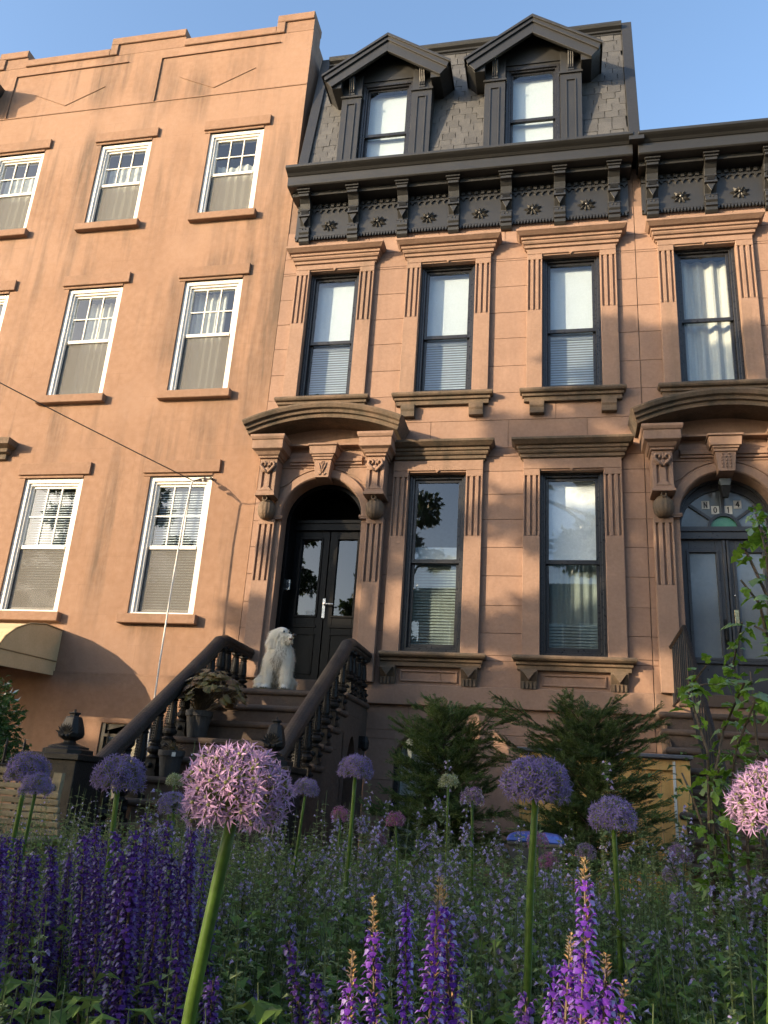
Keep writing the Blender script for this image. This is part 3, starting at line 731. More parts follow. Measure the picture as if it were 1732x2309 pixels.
        he.prism([(xc-.06, 5.06), (xc, 5.0), (xc+.06, 5.06), (xc, 5.09)], yc-.03, yc+.01)
        he.tube([(xc, yc-.012, 5.09), (xc+.012, yc-.018, 5.14), (xc, yc-.015, 5.19)], [.008, .016, .004], 6)
        he.build('heart_scroll', 'brownstone_trim', cobj, smooth=True)
        # cap block
        MB().rings([[(xc-.125-p*.6, YW+.02, z), (xc-.125-p*.6, YW-.31-p*.75, z), (xc+.125+p*.6, YW-.31-p*.75, z), (xc+.125+p*.6, YW+.02, z)] for p, z in
                    [(.01, 5.225), (.03, 5.23), (.03, 5.26), (.06, 5.265), (.10, 5.31), (.17, 5.335), (.17, 5.46), (.19, 5.465), (.215, 5.50), (.215, 5.535), (.19, 5.54)]]).build('cap_block', 'brownstone_trim', H, bevel=.004)
    # keystone
    ky = MB()
    def wedge(w0, w1, za, zb, p): ky.rings([[(c-w0, YW, za), (c-w0, YW-p, za), (c+w0, YW-p, za), (c+w0, YW, za)], [(c-w1, YW, zb), (c-w1, YW-p, zb), (c+w1, YW-p, zb), (c+w1, YW, zb)]])
    wedge(.098, .125, 4.955, 5.215, .25); wedge(.135, .15, 5.217, 5.255, .27); wedge(.155, .165, 5.257, 5.285, .29); wedge(.185, .20, 5.287, 5.41, .31); wedge(.215, .215, 5.412, 5.44, .335)
    kobj = ky.build('keystone', 'brownstone_trim', H, bevel=.004)
    orn = MB(); yk = YW-.255
    if dx == 0:
        for q in (-1, 1):
            orn.tube([(c, yk, 5.02), (c+q*.03, yk-.006, 5.09), (c+q*.06, yk, 5.17)], [.012, .010, .007], 6)
            orn.tube([(c+q*.06, yk, 5.01), (c+q*.035, yk, 4.99), (c+q*.01, yk, 5.01)], .009, 6)
        orn.tube([(c, yk, 5.02), (c, yk-.004, 5.17)], .007, 6)
        for k in range(6): orn.ball((c+.022*math.cos(k*PI/3), yk, 5.165+.022*math.sin(k*PI/3)), .011, 6, 4)
    else:
        for i in range(3):
            for j in range(4): orn.tube([(c-.055+.05*i, yk, 5.0+.045*j), (c-.045+.05*i, yk-.006, 5.025+.045*j)], .008, 5)
        orn.ball((c-.04, yk, 5.19), .014, 8, 5).ball((c+.04, yk, 5.19), .014, 8, 5)
    orn.build('carving', 'brownstone_trim', kobj, smooth=True)
    # segmental hood
    hw, zh, rise = 1.075, 5.545, .225
    R = (hw*hw+rise*rise)/(2*rise); zc = zh+rise-R; th = math.asin(hw/R)
    a0, a1 = PI/2-th, PI/2+th
    y = YW
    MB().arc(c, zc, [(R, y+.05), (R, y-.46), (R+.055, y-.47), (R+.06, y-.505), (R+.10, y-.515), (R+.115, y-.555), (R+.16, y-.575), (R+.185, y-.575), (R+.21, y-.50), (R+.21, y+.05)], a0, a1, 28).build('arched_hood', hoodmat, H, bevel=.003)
    # tympanum wall under the hood
    n = 20; top = [(c-.96+1.92*i/n, 0) for i in range(n+1)]
    poly = [(x, zc+math.sqrt(R*R-(x-c)**2)+.02) for x, _ in top]
    MB().prism([(c-.96, 5.537)]+poly+[(c+.96, 5.537)], YW-.06, YW+.02).build('tympanum', 'brownstone_trim', H)
    MB().box(c-.70, c+.70, YW-.09, YW+.42, 2.05, 2.195).build('door_sill', 'stoop_stone', H, bevel=.008)

entrance(mh, 0, 'weathered_stone', 'weathered_stone')
entrance(rh, DX, 'weathered_stone', 'weathered_stone')

# ------------------------------------------------------------------ middle house: black double door
yd = YW+.46
fr = MB(); c = DC; r = .575; zs = 4.42
n = 24
inn = [(c+(r-.055)*math.cos(PI-PI*i/n), zs+(r-.055)*math.sin(PI*i/n)) for i in range(n+1)]
oar = [(c+(r+.03)*math.cos(PI-PI*i/n), zs+(r+.03)*math.sin(PI*i/n)) for i in range(n+1)]
for y0, y1, k in ((YW+.141, yd+.1, .055),):
    fr.rings([[(x, y0, z) for x, z in oar], [(x, y0, z) for x, z in inn], [(x, y1, z) for x, z in inn]], caps=False, closed=False)
    for s_ in (-1, 1):
        xa, xb = c+s_*(r-.055), c+s_*(r+.03)
        fr.box(min(xa, xb), max(xa, xb), y0, y1, 2.2, zs)
fr.box(c-.56, c+.56, yd-.05, yd+.06, 4.40, 4.52).box(c-.56, c+.56, yd-.07, yd+.0, 4.50, 4.545)
dfr = fr.build('door_frame', 'door_paint', mh, fix=False)
tr = MB(); tr.add([(c, yd+.03, zs+.10)]+[(x, yd+.03, z) for x, z in inn if z >= zs+.05], [tuple([0, i+1, i+2]) for i in range(len([1 for x, z in inn if z >= zs+.05])-1)])
tr.build('transom_pane', 'glass_dark', dfr, fix=False)
for s_ in (-1, 1):
    xa, xb = (c-.53, c-.006) if s_ < 0 else (c+.006, c+.53)
    d = MB(); ga, gb, gz0, gz1 = xa+.12, xb-.12, 3.16, 4.27
    d.box(xa, ga, yd, yd+.05, 2.2, 4.40).box(gb, xb, yd, yd+.05, 2.2, 4.40).box(ga, gb, yd, yd+.05, gz1, 4.40).box(ga, gb, yd, yd+.05, 2.2, gz0)
    for q0, q1, q2, q3 in ((ga-.03, gb+.03, gz0-.03, gz0), (ga-.03, gb+.03, gz1, gz1+.03), (ga-.03, ga, gz0, gz1), (gb, gb+.03, gz0, gz1)): d.box(q0, q1, yd-.02, yd+.01, q2, q3)
    for z0_, z1_ in ((2.34, 2.9),):
        for q0, q1, q2, q3 in ((ga-.02, gb+.02, z0_, z0_+.02), (ga-.02, gb+.02, z1_-.02, z1_), (ga-.02, ga, z0_+.02, z1_-.02), (gb, gb+.02, z0_+.02, z1_-.02)): d.box(q0, q1, yd-.016, yd+.01, q2, q3)
    d.box(ga-.03, gb+.03, yd-.018, yd+.01, 2.985, 3.02)
    do = d.build('door_leaf', 'door_paint', mh, bevel=.003)
    MB().box(ga, gb, yd+.02, yd+.026, gz0, gz1).build('pane', 'glass_dark', do)
    if s_ < 0:
        MB().box(c-.025, c+.02, yd-.022, yd-.002, 3.12, 3.40).tube([(c, yd-.02, 3.31), (c, yd-.07, 3.31), (c+.03, yd-.08, 3.31), (c+.15, yd-.08, 3.305)], .012, 8).build('handle', 'steel', do, bevel=.003)
        MB().box(gb-.14, gb-.03, yd+.016, yd+.019, gz0+.02, gz0+.07).build('sticker', 'paper', do)
# back wall of the vestibule and the intercom on the jamb
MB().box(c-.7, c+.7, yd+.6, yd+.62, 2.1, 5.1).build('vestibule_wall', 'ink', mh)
ic = MB().box(c-.525, c-.47, YW+.26, YW+.275, 3.47, 3.62).build('intercom', 'steel', mh, bevel=.004)
MB().box(c-.513, c-.482, YW+.252, YW+.262, 3.50, 3.57).build('speaker_plate', 'dark_plastic', ic)
MB().tube([(c-.498, YW+.262, 3.595), (c-.498, YW+.25, 3.595)], .009, 8).build('button', 'dark_plastic', ic)

# ------------------------------------------------------------------ right house: grey double door, fanlight N 0 1 4
c = DC+DX; yd = YW+.21
inn = [(c+(r-.03)*math.cos(PI-PI*i/n), zs+(r-.03)*math.sin(PI*i/n)) for i in range(n+1)]
oar = [(c+(r+.03)*math.cos(PI-PI*i/n), zs+(r+.03)*math.sin(PI*i/n)) for i in range(n+1)]
fr = MB(); fr.rings([[(x, YW+.141, z) for x, z in oar], [(x, YW+.141, z) for x, z in inn], [(x, yd+.12, z) for x, z in inn]], caps=False, closed=False)
for s_ in (-1, 1):
    xa, xb = c+s_*(r-.03), c+s_*(r+.03); fr.box(min(xa, xb), max(xa, xb), YW+.141, yd+.1, 2.2, zs)
fr.box(c-.56, c+.56, yd-.055, yd+.05, 4.19, 4.31).box(c-.56, c+.56, yd-.08, yd+.0, 4.285, 4.345)
dfr = fr.build('door_frame', 'grey_door_paint', rh, fix=False)
fz = 4.345; FR = .52
fan = MB()
fan.arc(c, fz, [(.165, yd-.015), (.165, yd+.05), (.205, yd+.05), (.205, yd-.015)], 0, PI, 20)
fan.arc(c, fz, [(FR, yd-.01), (FR, yd+.05), (FR+.10, yd+.05), (FR+.10, yd-.01)], 0, PI, 24)
for a in (38, 90, 142):
    a = math.radians(a); d = Vector((math.cos(a), math.sin(a))); n_ = Vector((-d.y, d.x))*.018; p0, p1 = d*.2, d*(FR+.01)
    fan.prism([(c+p0.x-n_.x, fz+p0.y-n_.y), (c+p1.x-n_.x, fz+p1.y-n_.y), (c+p1.x+n_.x, fz+p1.y+n_.y), (c+p0.x+n_.x, fz+p0.y+n_.y)], yd-.012, yd+.045)
fobj = fan.build('fanlight', 'grey_door_paint', rh)
for k, (s0, s1) in enumerate(((0, 38), (38, 90), (90, 142), (142, 180))):
    p = MB(); pts = [(c+q*math.cos(math.radians(s0+(s1-s0)*i/8)), fz+q*math.sin(math.radians(s0+(s1-s0)*i/8))) for q, rng in ((.2, range(9)), (FR+.005, range(8, -1, -1))) for i in rng]
    p.prism(pts, yd+.02, yd+.026); p.build('pane', 'glass_frost', fobj)
p = MB(); p.prism([(c+.168*math.cos(PI*i/14), fz+.168*math.sin(PI*i/14)) for i in range(15)], yd+.02, yd+.026); p.build('green_pane', 'glass_green', fobj)
# lantern hanging in front of the fanlight
lan = thing('porch_lantern', (c+.01, YW+.02, 4.72), 'small dark hanging lantern with pale glass under the arch numbered 14', 'lantern')
MB().rings([[(c+.01+sx*w, YW+.02+sy*w, z) for sx, sy in ((-1, -1), (1, -1), (1, 1), (-1, 1))] for w, z in ((.035, 4.70), (.062, 4.83), (.07, 4.84))]).build('body', 'iron', lan)
MB().rings([[(c+.01+sx*w, YW+.02+sy*w, z) for sx, sy in ((-1, -1), (1, -1), (1, 1), (-1, 1))] for w, z in ((.055, 4.845), (.072, 4.925), (.075, 4.93))]).build('glass_body', 'glass_frost', lan)
MB().tube([(c+.01, YW+.02, 4.93), (c+.01, YW+.02, 4.99)], .01, 6).build('stem', 'iron', lan)
def glyph(ch, x, z, h, y, parent):
    w = h*.62; t = h*.17; mb = MB()
    def bar(p, q):
        p, q = Vector(p), Vector(q); d = (q-p).normalized(); n_ = Vector((-d.y, d.x))*t/2; p = p-d*t*.3; q = q+d*t*.3
        mb.prism([(x+k.x, z+k.y) for k in (p-n_, q-n_, q+n_, p+n_)], y-.003, y)
    if ch == 'N': bar((-w/2+t/2, -h/2), (-w/2+t/2, h/2)); bar((w/2-t/2, -h/2), (w/2-t/2, h/2)); bar((-w/2+t/2, h/2), (w/2-t/2, -h/2))
    if ch == '1': bar((0, -h/2), (0, h/2)); bar((0, h/2), (-w*.25, h*.32))
    if ch == '4': bar((w*.2, -h/2), (w*.2, h/2)); bar((w*.2, h/2), (-w*.42, -h*.14)); bar((-w*.42, -h*.14), (w*.5, -h*.14))
    if ch == '0':
        o = [(x+w*.5*math.cos(2*PI*i/18), z+h*.55*math.sin(2*PI*i/18)) for i in range(18)]; i_ = [(x+(w*.5-t)*math.cos(2*PI*i/18), z+(h*.55-t)*math.sin(2*PI*i/18)) for i in range(18)]
        mb.rings([[(a, y-.003, b) for a, b in o], [(a, y-.003, b) for a, b in i_], [(a, y, b) for a, b in i_], [(a, y, b) for a, b in o]], caps=False)
    return mb.build('numeral', 'ink', parent, fix=True)
for ch, gx, gz in (('N', -.205, .325), ('0', -.09, .255), ('1', .07, .255), ('4', .185, .33)):
    t_ = MB().box(c+gx-.048, c+gx+.048, yd+.012, yd+.018, fz+gz-.055, fz+gz+.055).build('number_tile', 'paper', fobj)
    glyph(ch, c+gx, fz+gz, .074, yd+.0115, fobj)
for s_ in (-1, 1):
    xa, xb = (c-.545, c-.006) if s_ < 0 else (c+.006, c+.545)
    d = MB(); ga, gb, gz0, gz1 = xa+.10, xb-.12, 2.68, 4.02
    d.box(xa, ga, yd, yd+.05, 2.2, 4.19).box(gb, xb, yd, yd+.05, 2.2, 4.19).box(ga, gb, yd, yd+.05, gz1, 4.19).box(ga, gb, yd, yd+.05, 2.2, gz0)
    for q0, q1, q2, q3 in ((ga-.035, gb+.035, gz0-.035, gz0), (ga-.035, gb+.035, gz1, gz1+.035), (ga-.035, ga, gz0, gz1), (gb, gb+.035, gz0, gz1)): d.box(q0, q1, yd-.022, yd+.01, q2, q3)
    d.box(ga-.06, gb+.06, yd-.035, yd+.01, gz0-.075, gz0-.038)
    d.box(xb-.035 if s_ < 0 else xa, xb if s_ < 0 else xa+.03, yd-.025, yd+.01, 2.2, 4.18)
    do = d.build('door_leaf', 'grey_door_paint', rh, bevel=.003)
    MB().box(ga, gb, yd+.02, yd+.026, gz0, gz1).build('pane', 'glass_frost', do)
    if s_ > 0:
        MB().box(xa+.035, xa+.09, yd-.03, yd-.002, 3.10, 3.28).build('lock_plate', 'brass', do, bevel=.004)
        MB().ball((xa+.065, yd-.01, 3.46), (.016, .012, .016), 8, 6).build('lock_knob', 'steel', do, smooth=True)
    else:
        MB().tube([(xb-.06, yd-.005, 3.10), (xb-.06, yd-.05, 3.06), (xb-.06, yd-.05, 2.90), (xb-.06, yd-.005, 2.86)], .013, 6).box(xb-.085, xb-.035, yd-.006, yd+.002, 2.80, 3.16).build('pull_handle', 'iron', do)
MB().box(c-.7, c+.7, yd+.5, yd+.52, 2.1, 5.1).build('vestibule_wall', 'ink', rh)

# ------------------------------------------------------------------ cornices with brackets
def cornice(H, xa, xb, brackets, l, r):
    top = MB().moulding(xa, xb, [(.30, 9.875), (.40, 9.88), (.42, 9.90), (.42, 9.965), (.425, 10.055), (.44, 10.06), (.47, 10.09), (.52, 10.12), (.545, 10.14), (.55, 10.145), (.55, 10.19), (.30, 10.20)], YW, .12, l, r).build('cornice', 'black_paint', H, bevel=.004)
    MB().box(xa+.0, xb-.0, YW-.26, YW+.02, 9.80, 9.874).build('soffit', 'black_paint', top)
    fz_ = MB().box(xa+.04, xb-.04, YW-.045, YW+.02, 9.19, 9.80).build('frieze', 'black_paint', top)
    # dark fretwork courses at the head of the frieze
    dn = MB(); x = xa+.1
    while x < xb-.1:
        dn.box(x, x+.05, YW-.085, YW-.045, 9.70, 9.76); dn.prism([(x+.0, 9.66), (x+.06, 9.66), (x+.03, 9.61)], YW-.07, YW-.045); x += .10
    dn.box(xa+.04, xb-.04, YW-.065, YW-.044, 9.66, 9.70)
    dn.build('dentil_course', 'black_paint', top)
    sw = MB(); x = xa+.06
    sw.box(xa+.04, xb-.04, YW-.062, YW-.0, 9.165, 9.19)
    while x < xb-.06:
        sw.prism([(x, 9.165), (x+.042, 9.165), (x+.036, 9.14), (x+.021, 9.10), (x+.006, 9.14)], YW-.06, YW-.028); x += .046
    sw.build('sawtooth_trim', 'black_paint', top)
    MB().box(xa+.04, xb-.04, YW-.03, YW+.02, 9.13, 9.165).build('frieze_base', 'black_paint', top)
    pr = [(YW, 9.03), (YW-.05, 9.035), (YW-.085, 9.07), (YW-.095, 9.12), (YW-.12, 9.125), (YW-.12, 9.165), (YW-.10, 9.17), (YW-.13, 9.21), (YW-.13, 9.30), (YW-.075, 9.305), (YW-.08, 9.36), (YW-.15, 9.47), (YW-.175, 9.475), (YW-.175, 9.51), (YW-.16, 9.515), (YW-.165, 9.58), (YW-.185, 9.585), (YW-.185, 9.605), (YW-.17, 9.62), (YW-.20, 9.70), (YW-.26, 9.76), (YW-.31, 9.765), (YW-.31, 9.85), (YW-.34, 9.855), (YW-.34, 9.876), (YW, 9.876)]
    bx = None
    for xb_ in brackets:
        if bx is None:
            mb = MB().prism(pr, -.083, .083, 'x')
            mb.box(-.11, .11, -.36+YW, YW-.1, 9.845, 9.872).box(-.098, .098, YW-.33, YW-.1, 9.812, 9.845)
            for i in range(3): mb.box(-.06, .06, YW-.188, YW-.15, 9.52+.022*i, 9.532+.022*i)
            mb.box(-.089, .089, YW-.19, YW-.1, 9.47, 9.505).box(-.09, .09, YW-.135, YW-.02, 9.285, 9.30)
            mb.prism([(-.06, 9.465), (.06, 9.465), (0, 9.34)], YW-.165, YW-.06)
            for i in range(3): mb.box(-.088, .088, YW-.126+.012*i, YW-.02, 9.215-.05*i, 9.228-.05*i)
            mb.ball((-.025, YW-.133, 9.265), .013, 6, 4).ball((.025, YW-.133, 9.265), .013, 6, 4)
            bx = mb.mesh('bracket', 'black_paint')
            bm = bmesh.new(); bm.from_mesh(bx); bmesh.ops.recalc_face_normals(bm, faces=bm.faces); bm.to_mesh(bx); bm.free()
        link(bx, 'bracket', top, .003, (xb_, 0, 0))
    rs = None
    for p, q in zip(brackets, brackets[1:]):
        if rs is None:
            mb = MB()
            for k in range(9):
                a = 2*PI*k/9+.3; L = .125+.02*math.cos(a*2)
                d = Vector((math.cos(a), 0, math.sin(a))); w = Vector((-d.z, 0, d.x))
                o = Vector((0, YW-.05, 0)); P = [o+d*.015, o+d*L*.5+w*.034, o+d*L+Vector((0, -.012, 0)), o+d*L*.5-w*.034, o+d*L*.5+Vector((0, -.035, 0)), o+d*.02+Vector((0, -.03, 0))]
                mb.add(P, [(0, 1, 4, 5), (1, 2, 4), (2, 3, 4), (3, 0, 5, 4)])
            mb.ball((0, YW-.075, 0), (.028, .025, .028), 10, 6)
            rs = mb.mesh('rosette', 'black_paint')
        o = link(rs, 'rosette', top, 0, ((p+q)/2, 0, 9.355))
    return top
BRM = [-3.985, -3.19, -2.395, -1.595, -.795, 0.0, .785]
cornice(mh, -4.19, 1.03, BRM, 1, .3)
cornice(rh, 1.14, 6.3, [1.325, 2.13, 2.935, 3.74, 4.55], .3, 1)
MB().box(.99, 1.2, YW-.53, YW+.3, 10.06, 10.188).build('gutter_joint', 'black_paint', mh)
MB().box(XR0+.12, XR1, YW-.3, YW+8, 10.195, 10.26).build('flat_roof', 'roof_felt', rh)

# ------------------------------------------------------------------ mansard roof
def ym(z): return 10.31+(z-10.2)*.187
R0, R1 = -4.02, 1.02
_dk = MB(); _zs = 12.25
for _a, _b, _z in ((R0, -3.5, 10.15), (-3.5, -2.08, _zs), (-2.08, -1.12, 10.15), (-1.12, .30, _zs), (.30, R1, 10.15)):
    _dk.add([(_a, ym(_z)+.03, _z), (_b, ym(_z)+.03, _z), (_b, ym(13.15)+.03, 13.15), (_a, ym(13.15)+.03, 13.15)], [(0, 1, 2, 3)])
_dk.add([(R0, ym(13.15)+.03, 13.15), (R1, ym(13.15)+.03, 13.15), (R1, 18, 13.15), (R0, 18, 13.15)], [(0, 1, 2, 3)])
_dk.build('roof_deck', 'roof_felt', mh, fix=False)
for a, b in ((R0-.17, R0), (R1, R1+.165)):
    mb = MB(); mb.prism([(ym(10.1)-.06, 10.1), (ym(13.32)-.06, 13.34), (18, 13.34), (18, 10.1)], a, b, 'x'); mb.build('roof_party_wall', 'black_paint', mh, bevel=.006)
MB().rings([[(R0, 10.95, z), (R0, ym(13.1)-p, z), (R1, ym(13.1)-p, z), (R1, 10.95, z)] for p, z in [(.0, 13.08), (.03, 13.085), (.03, 13.12), (.06, 13.13), (.06, 13.16), (.11, 13.19), (.13, 13.23), (.13, 13.27), (.0, 13.28)]]).build('roof_moulding', 'black_paint', mh, bevel=.003)
DORM = [(-2.79, .76), (-.412, .76)]
rowh, sw_ = .152, .205
zrow = 10.2; k = 0; rr_ = random.Random(4)
sl_mesh = []
for v in range(6):
    w = sw_*(.94+.02*v); t = .011+.003*(v % 3); dy = .187*rowh*1.25
    mb = MB().add([(0, -t, 0), (w-.010, -t, 0), (w-.010, -t+dy, rowh*1.25), (0, -t+dy, rowh*1.25), (0, 0.004, 0), (w-.010, .004, 0)], [(0, 1, 2, 3), (0, 4, 5, 1), (0, 3, 4), (1, 5, 2)])
    sl_mesh.append(mb.mesh('slate', 'slate'))
while zrow < 13.05:
    x = R0-(.5*sw_ if k % 2 else 0)-rr_.uniform(0, .03)
    while x < R1:
        v = rr_.randrange(6); w = sw_*(.94+.02*v)
        hid = any(cx-hw+.025 <= x and x+w <= cx+hw-.025 and zrow < 12.3 for cx, hw in DORM)
        xa_, xb_ = max(x, R0), min(x+w, R1)
        for cx, hw in DORM:
            if zrow < 12.3:
                if xa_ < cx-hw+.03 < xb_: xb_ = cx-hw+.03
                if xa_ < cx+hw-.03 < xb_: xa_ = cx+hw-.03
        if not hid and xb_-xa_ > .03:
            o = link(sl_mesh[v], 'slate', mh, 0, (xa_, ym(zrow)-.003*rr_.random(), zrow+rr_.uniform(-.002, .002))); o.scale = ((xb_-xa_)/w, 1, 1)
        x += w
    zrow += rowh; k += 1
for cx, hw in DORM:
    yf = 10.36
    zt = 12.18
    mb = MB()
    mb.box(cx-hw, cx-hw+.33, yf, 11.2, 10.1, zt).box(cx+hw-.33, cx+hw, yf, 11.2, 10.1, zt).box(cx-hw+.33, cx+hw-.33, yf+.04, 11.2, 12.12, zt)
    mb.prism([(cx-hw-.02, zt), (cx+hw+.02, zt), (cx, zt+.62)], yf+.02, 11.3)
    d = mb.build('dormer', 'black_paint', mh)
    for s_ in (-1, 1):
        xa, xb = sorted((cx+s_*hw, cx+s_*(hw-.33)))
        p = MB().box(xa, xb, yf-.05, yf, 10.1, 11.80).box(xa-.02, xb+.02, yf-.075, yf, 11.80, 11.84).box(xa, xb, yf-.045, yf, 11.84, zt+.1)
        pa, pb, pc, pd = xa+.085, xb-.085, 10.1, 11.68
        p.build('pilaster', 'black_paint', d, bevel=.004)
        pm = MB()
        for q0, q1, q2, q3 in ((pa, pa+.02, pc, pd), (pb-.02, pb, pc, pd), (pa+.02, pb-.02, pd-.02, pd)): pm.box(q0, q1, yf-.068, yf-.045, q2, q3)
        pm.build('panel_moulding', 'black_paint', d, bevel=.003)
        xm = (xa+xb)/2
        sb = MB().prism([(yf-.04, 11.845), (yf-.075, 11.85), (yf-.085, 11.90), (yf-.07, 11.95), (yf-.10, 12.02), (yf-.15, 12.10), (yf-.15, 12.16), (yf-.04, 12.16)], xm-.05, xm+.05, 'x')
        for q in (-.033, 0, .033): sb.tube([(xm+q, yf-.09, 11.88), (xm+q, yf-.085, 11.95), (xm+q, yf-.12, 12.03), (xm+q, yf-.165, 12.11), (xm+q, yf-.165, 12.15)], .013, 6)
        sb.build('scroll_bracket', 'black_paint', d, smooth=False, bevel=.002)
    # gable roof slab with deep rake boards
    za, ze, hw2 = 12.885, 12.13, 1.08
    sl = (za-ze)/hw2
    rf = MB()
    for s_ in (-1, 1):
        P = [(cx, za), (cx+s_*hw2, ze), (cx+s_*hw2, ze-.05), (cx, za-.06)]
        rf.prism(P, 10.06, 11.9)
        P = [(cx, za-.05), (cx+s_*(hw2-.03), ze-.03), (cx+s_*(hw2-.06), ze-.12), (cx, za-.135)]
        rf.prism(P, 10.085, 10.14)
        P = [(cx, za-.13), (cx+s_*(hw2-.065), ze-.10), (cx+s_*(hw2-.17), ze-.235), (cx, za-.345)]
        rf.prism(P, 10.115, 10.165)
        rf.prism([(cx+s_*(hw2-.02), ze-.04), (cx+s_*(hw2-.17), ze-.24), (cx+s_*(hw-.01), ze-.24), (cx+s_*(hw-.01), ze+.15)], 10.16, 11.5)
    ro = rf.build('gable_roof', 'black_paint', d, bevel=.003)
    black_window(d, cx-hw+.335, cx+hw-.335, 10.12, 12.12, 11.08, y=yf-.02, shade=None, slats=None, name='window_frame', bay=.07, flat=True)
    MB().box(cx-.36, cx+.36, yf+.215, yf+.22, 10.25, 12.05).build('roller_shade', 'blind', d)
    MB().box(cx-.4, cx+.4, yf+.6, yf+.61, 10.1, 12.1).build('interior', 'room', d)
# ================================================================== STOOPS
RIS, TRD, ZL = .2139, .28, 1.925
def stoop(label, x0, x1, yedge, nst, side):
    st = thing('stone_stoop', ((x0+x1)/2, yedge, 0), label, 'stoop', 'stone stoops')
    for i in range(nst):
        yn, zt = yedge-TRD*i, ZL-RIS*i
        yb = YW-.06 if i == 0 else yedge-TRD*(i-1)+.06
        mb = MB()
        mb.box(x0+.03, x1-.035, yn+.035, yb, -.05 if i == nst-1 else zt-RIS-.02, zt-.07)
        # tread slab with a rounded nosing on the front and the open side
        R = []
        for k in range(7):
            a = -PI/2+PI*k/6; p = .036*math.cos(a); z = zt-.036+.036*math.sin(a)
            R.append([(x0-p*(side != 1), yb, z), (x0-p*(side != 1), yn+.036-p, z), (x1-.036+p, yn+.036-p, z), (x1-.036+p, yb, z)])
        mb.rings(R)
        mb.box(x0+.02, x1-.045, yn+.05, yb-.01, zt-.10, zt-.071)
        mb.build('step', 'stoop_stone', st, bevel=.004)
    return st
stp = stoop('dark brownstone front steps between iron railings, white dog sitting at the top', -4.17, -2.39, 9.35, 9, 0)
# side wall of the stoop with the arched way to the basement
xs = -2.428; mb = MB()
n = 12; ya, yb, zsp = 9.52, 10.06, 1.05
arch = [(ya+(yb-ya)*i/n, zsp+.42*math.sin(PI*i/n)) for i in range(n+1)]
def stepline(y): return max(0, ZL-.10-RIS*max(0, math.ceil((9.35-y)/TRD-1e-6)))
top = [(ya+(yb-ya)*i/n, 1.82) for i in range(n+1)]
mb.rings([[(xs, y, z) for y, z in arch], [(xs, y, z) for y, z in top]], caps=False, closed=False)
mb.rings([[(xs, y, z) for y, z in arch], [(xs-.35, y, z) for y, z in arch]], caps=False, closed=False)
mb.add([(xs, ya, 0), (xs-.35, ya, 0), (xs-.35, ya, zsp), (xs, ya, zsp)], [(0, 1, 2, 3)]).add([(xs, yb, 0), (xs-.35, yb, 0), (xs-.35, yb, zsp), (xs, yb, zsp)], [(0, 1, 2, 3)])
mb.add([(xs, yb, 0), (xs, YW, 0), (xs, YW, 1.82), (xs, yb, 1.82)], [(0, 1, 2, 3)])
mb.add([(xs, 9.35, 0), (xs, ya, 0), (xs, ya, 1.82), (xs, 9.35, 1.82)], [(0, 1, 2, 3)])
for i in range(1, 9):
    y1 = 9.35-TRD*(i-1); y0 = y1-TRD; zt = ZL-RIS*i-.07
    mb.add([(xs, y0+.03, 0), (xs, y1+.03, 0), (xs, y1+.03, zt), (xs, y0+.03, zt)], [(0, 1, 2, 3)])
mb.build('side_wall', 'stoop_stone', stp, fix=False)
MB().box(xs-.36, xs-.355, ya, yb, 0, 1.5).build('recess_panel', 'ink', stp)  # black panel painting the shade inside the archway
MB().box(xs-.30, xs-.2, 9.72, 9.98, .0, 1.18).build('gate_panel', 'fresh_wood', stp, bevel=.01)
MB().box(xs+.0, xs+.06, 10.12, 10.2, 1.36, 1.5).lathe([(.02, 1.33), (.05, 1.36), (.055, 1.43), (.03, 1.5)], xs+.07, 10.16, 10).build('wall_lamp', 'iron', stp)

# ------------------------------------------------------------------ cast railings
def bal_mesh():
    mb = MB()
    mb.box(-.075, .075, -.075, .075, 0, .035).box(-.06, .06, -.06, .06, .035, .17)
    for sx, sy in ((0, -1), (1, 0), (-1, 0)):
        mb.ball((sx*.062, sy*.062, .105), .032, 8, 5)
        mb.ball((sx*.085, sy*.085, .105), .014, 6, 4)
    mb.lathe([(.075, .17), (.08, .185), (.05, .20), (.04, .215), (.075, .245), (.08, .27), (.055, .30), (.062, .315), (.045, .33), (.055, .36), (.05, .48), (.036, .60), (.05, .615), (.035, .63), (.06, .66), (.06, .70)], 0, 0, 12)
    for q in (-1, 1):
        for k in range(10):
            z = .35+.026*k; rr_ = .056-.016*k/10
            mb.ball((q*rr_*1.05, -.018, z), .011, 6, 4); mb.ball((q*.02, -rr_*1.02, z), .009, 6, 4)
    return mb.mesh('baluster', 'iron', smooth=False)
BAL = bal_mesh()
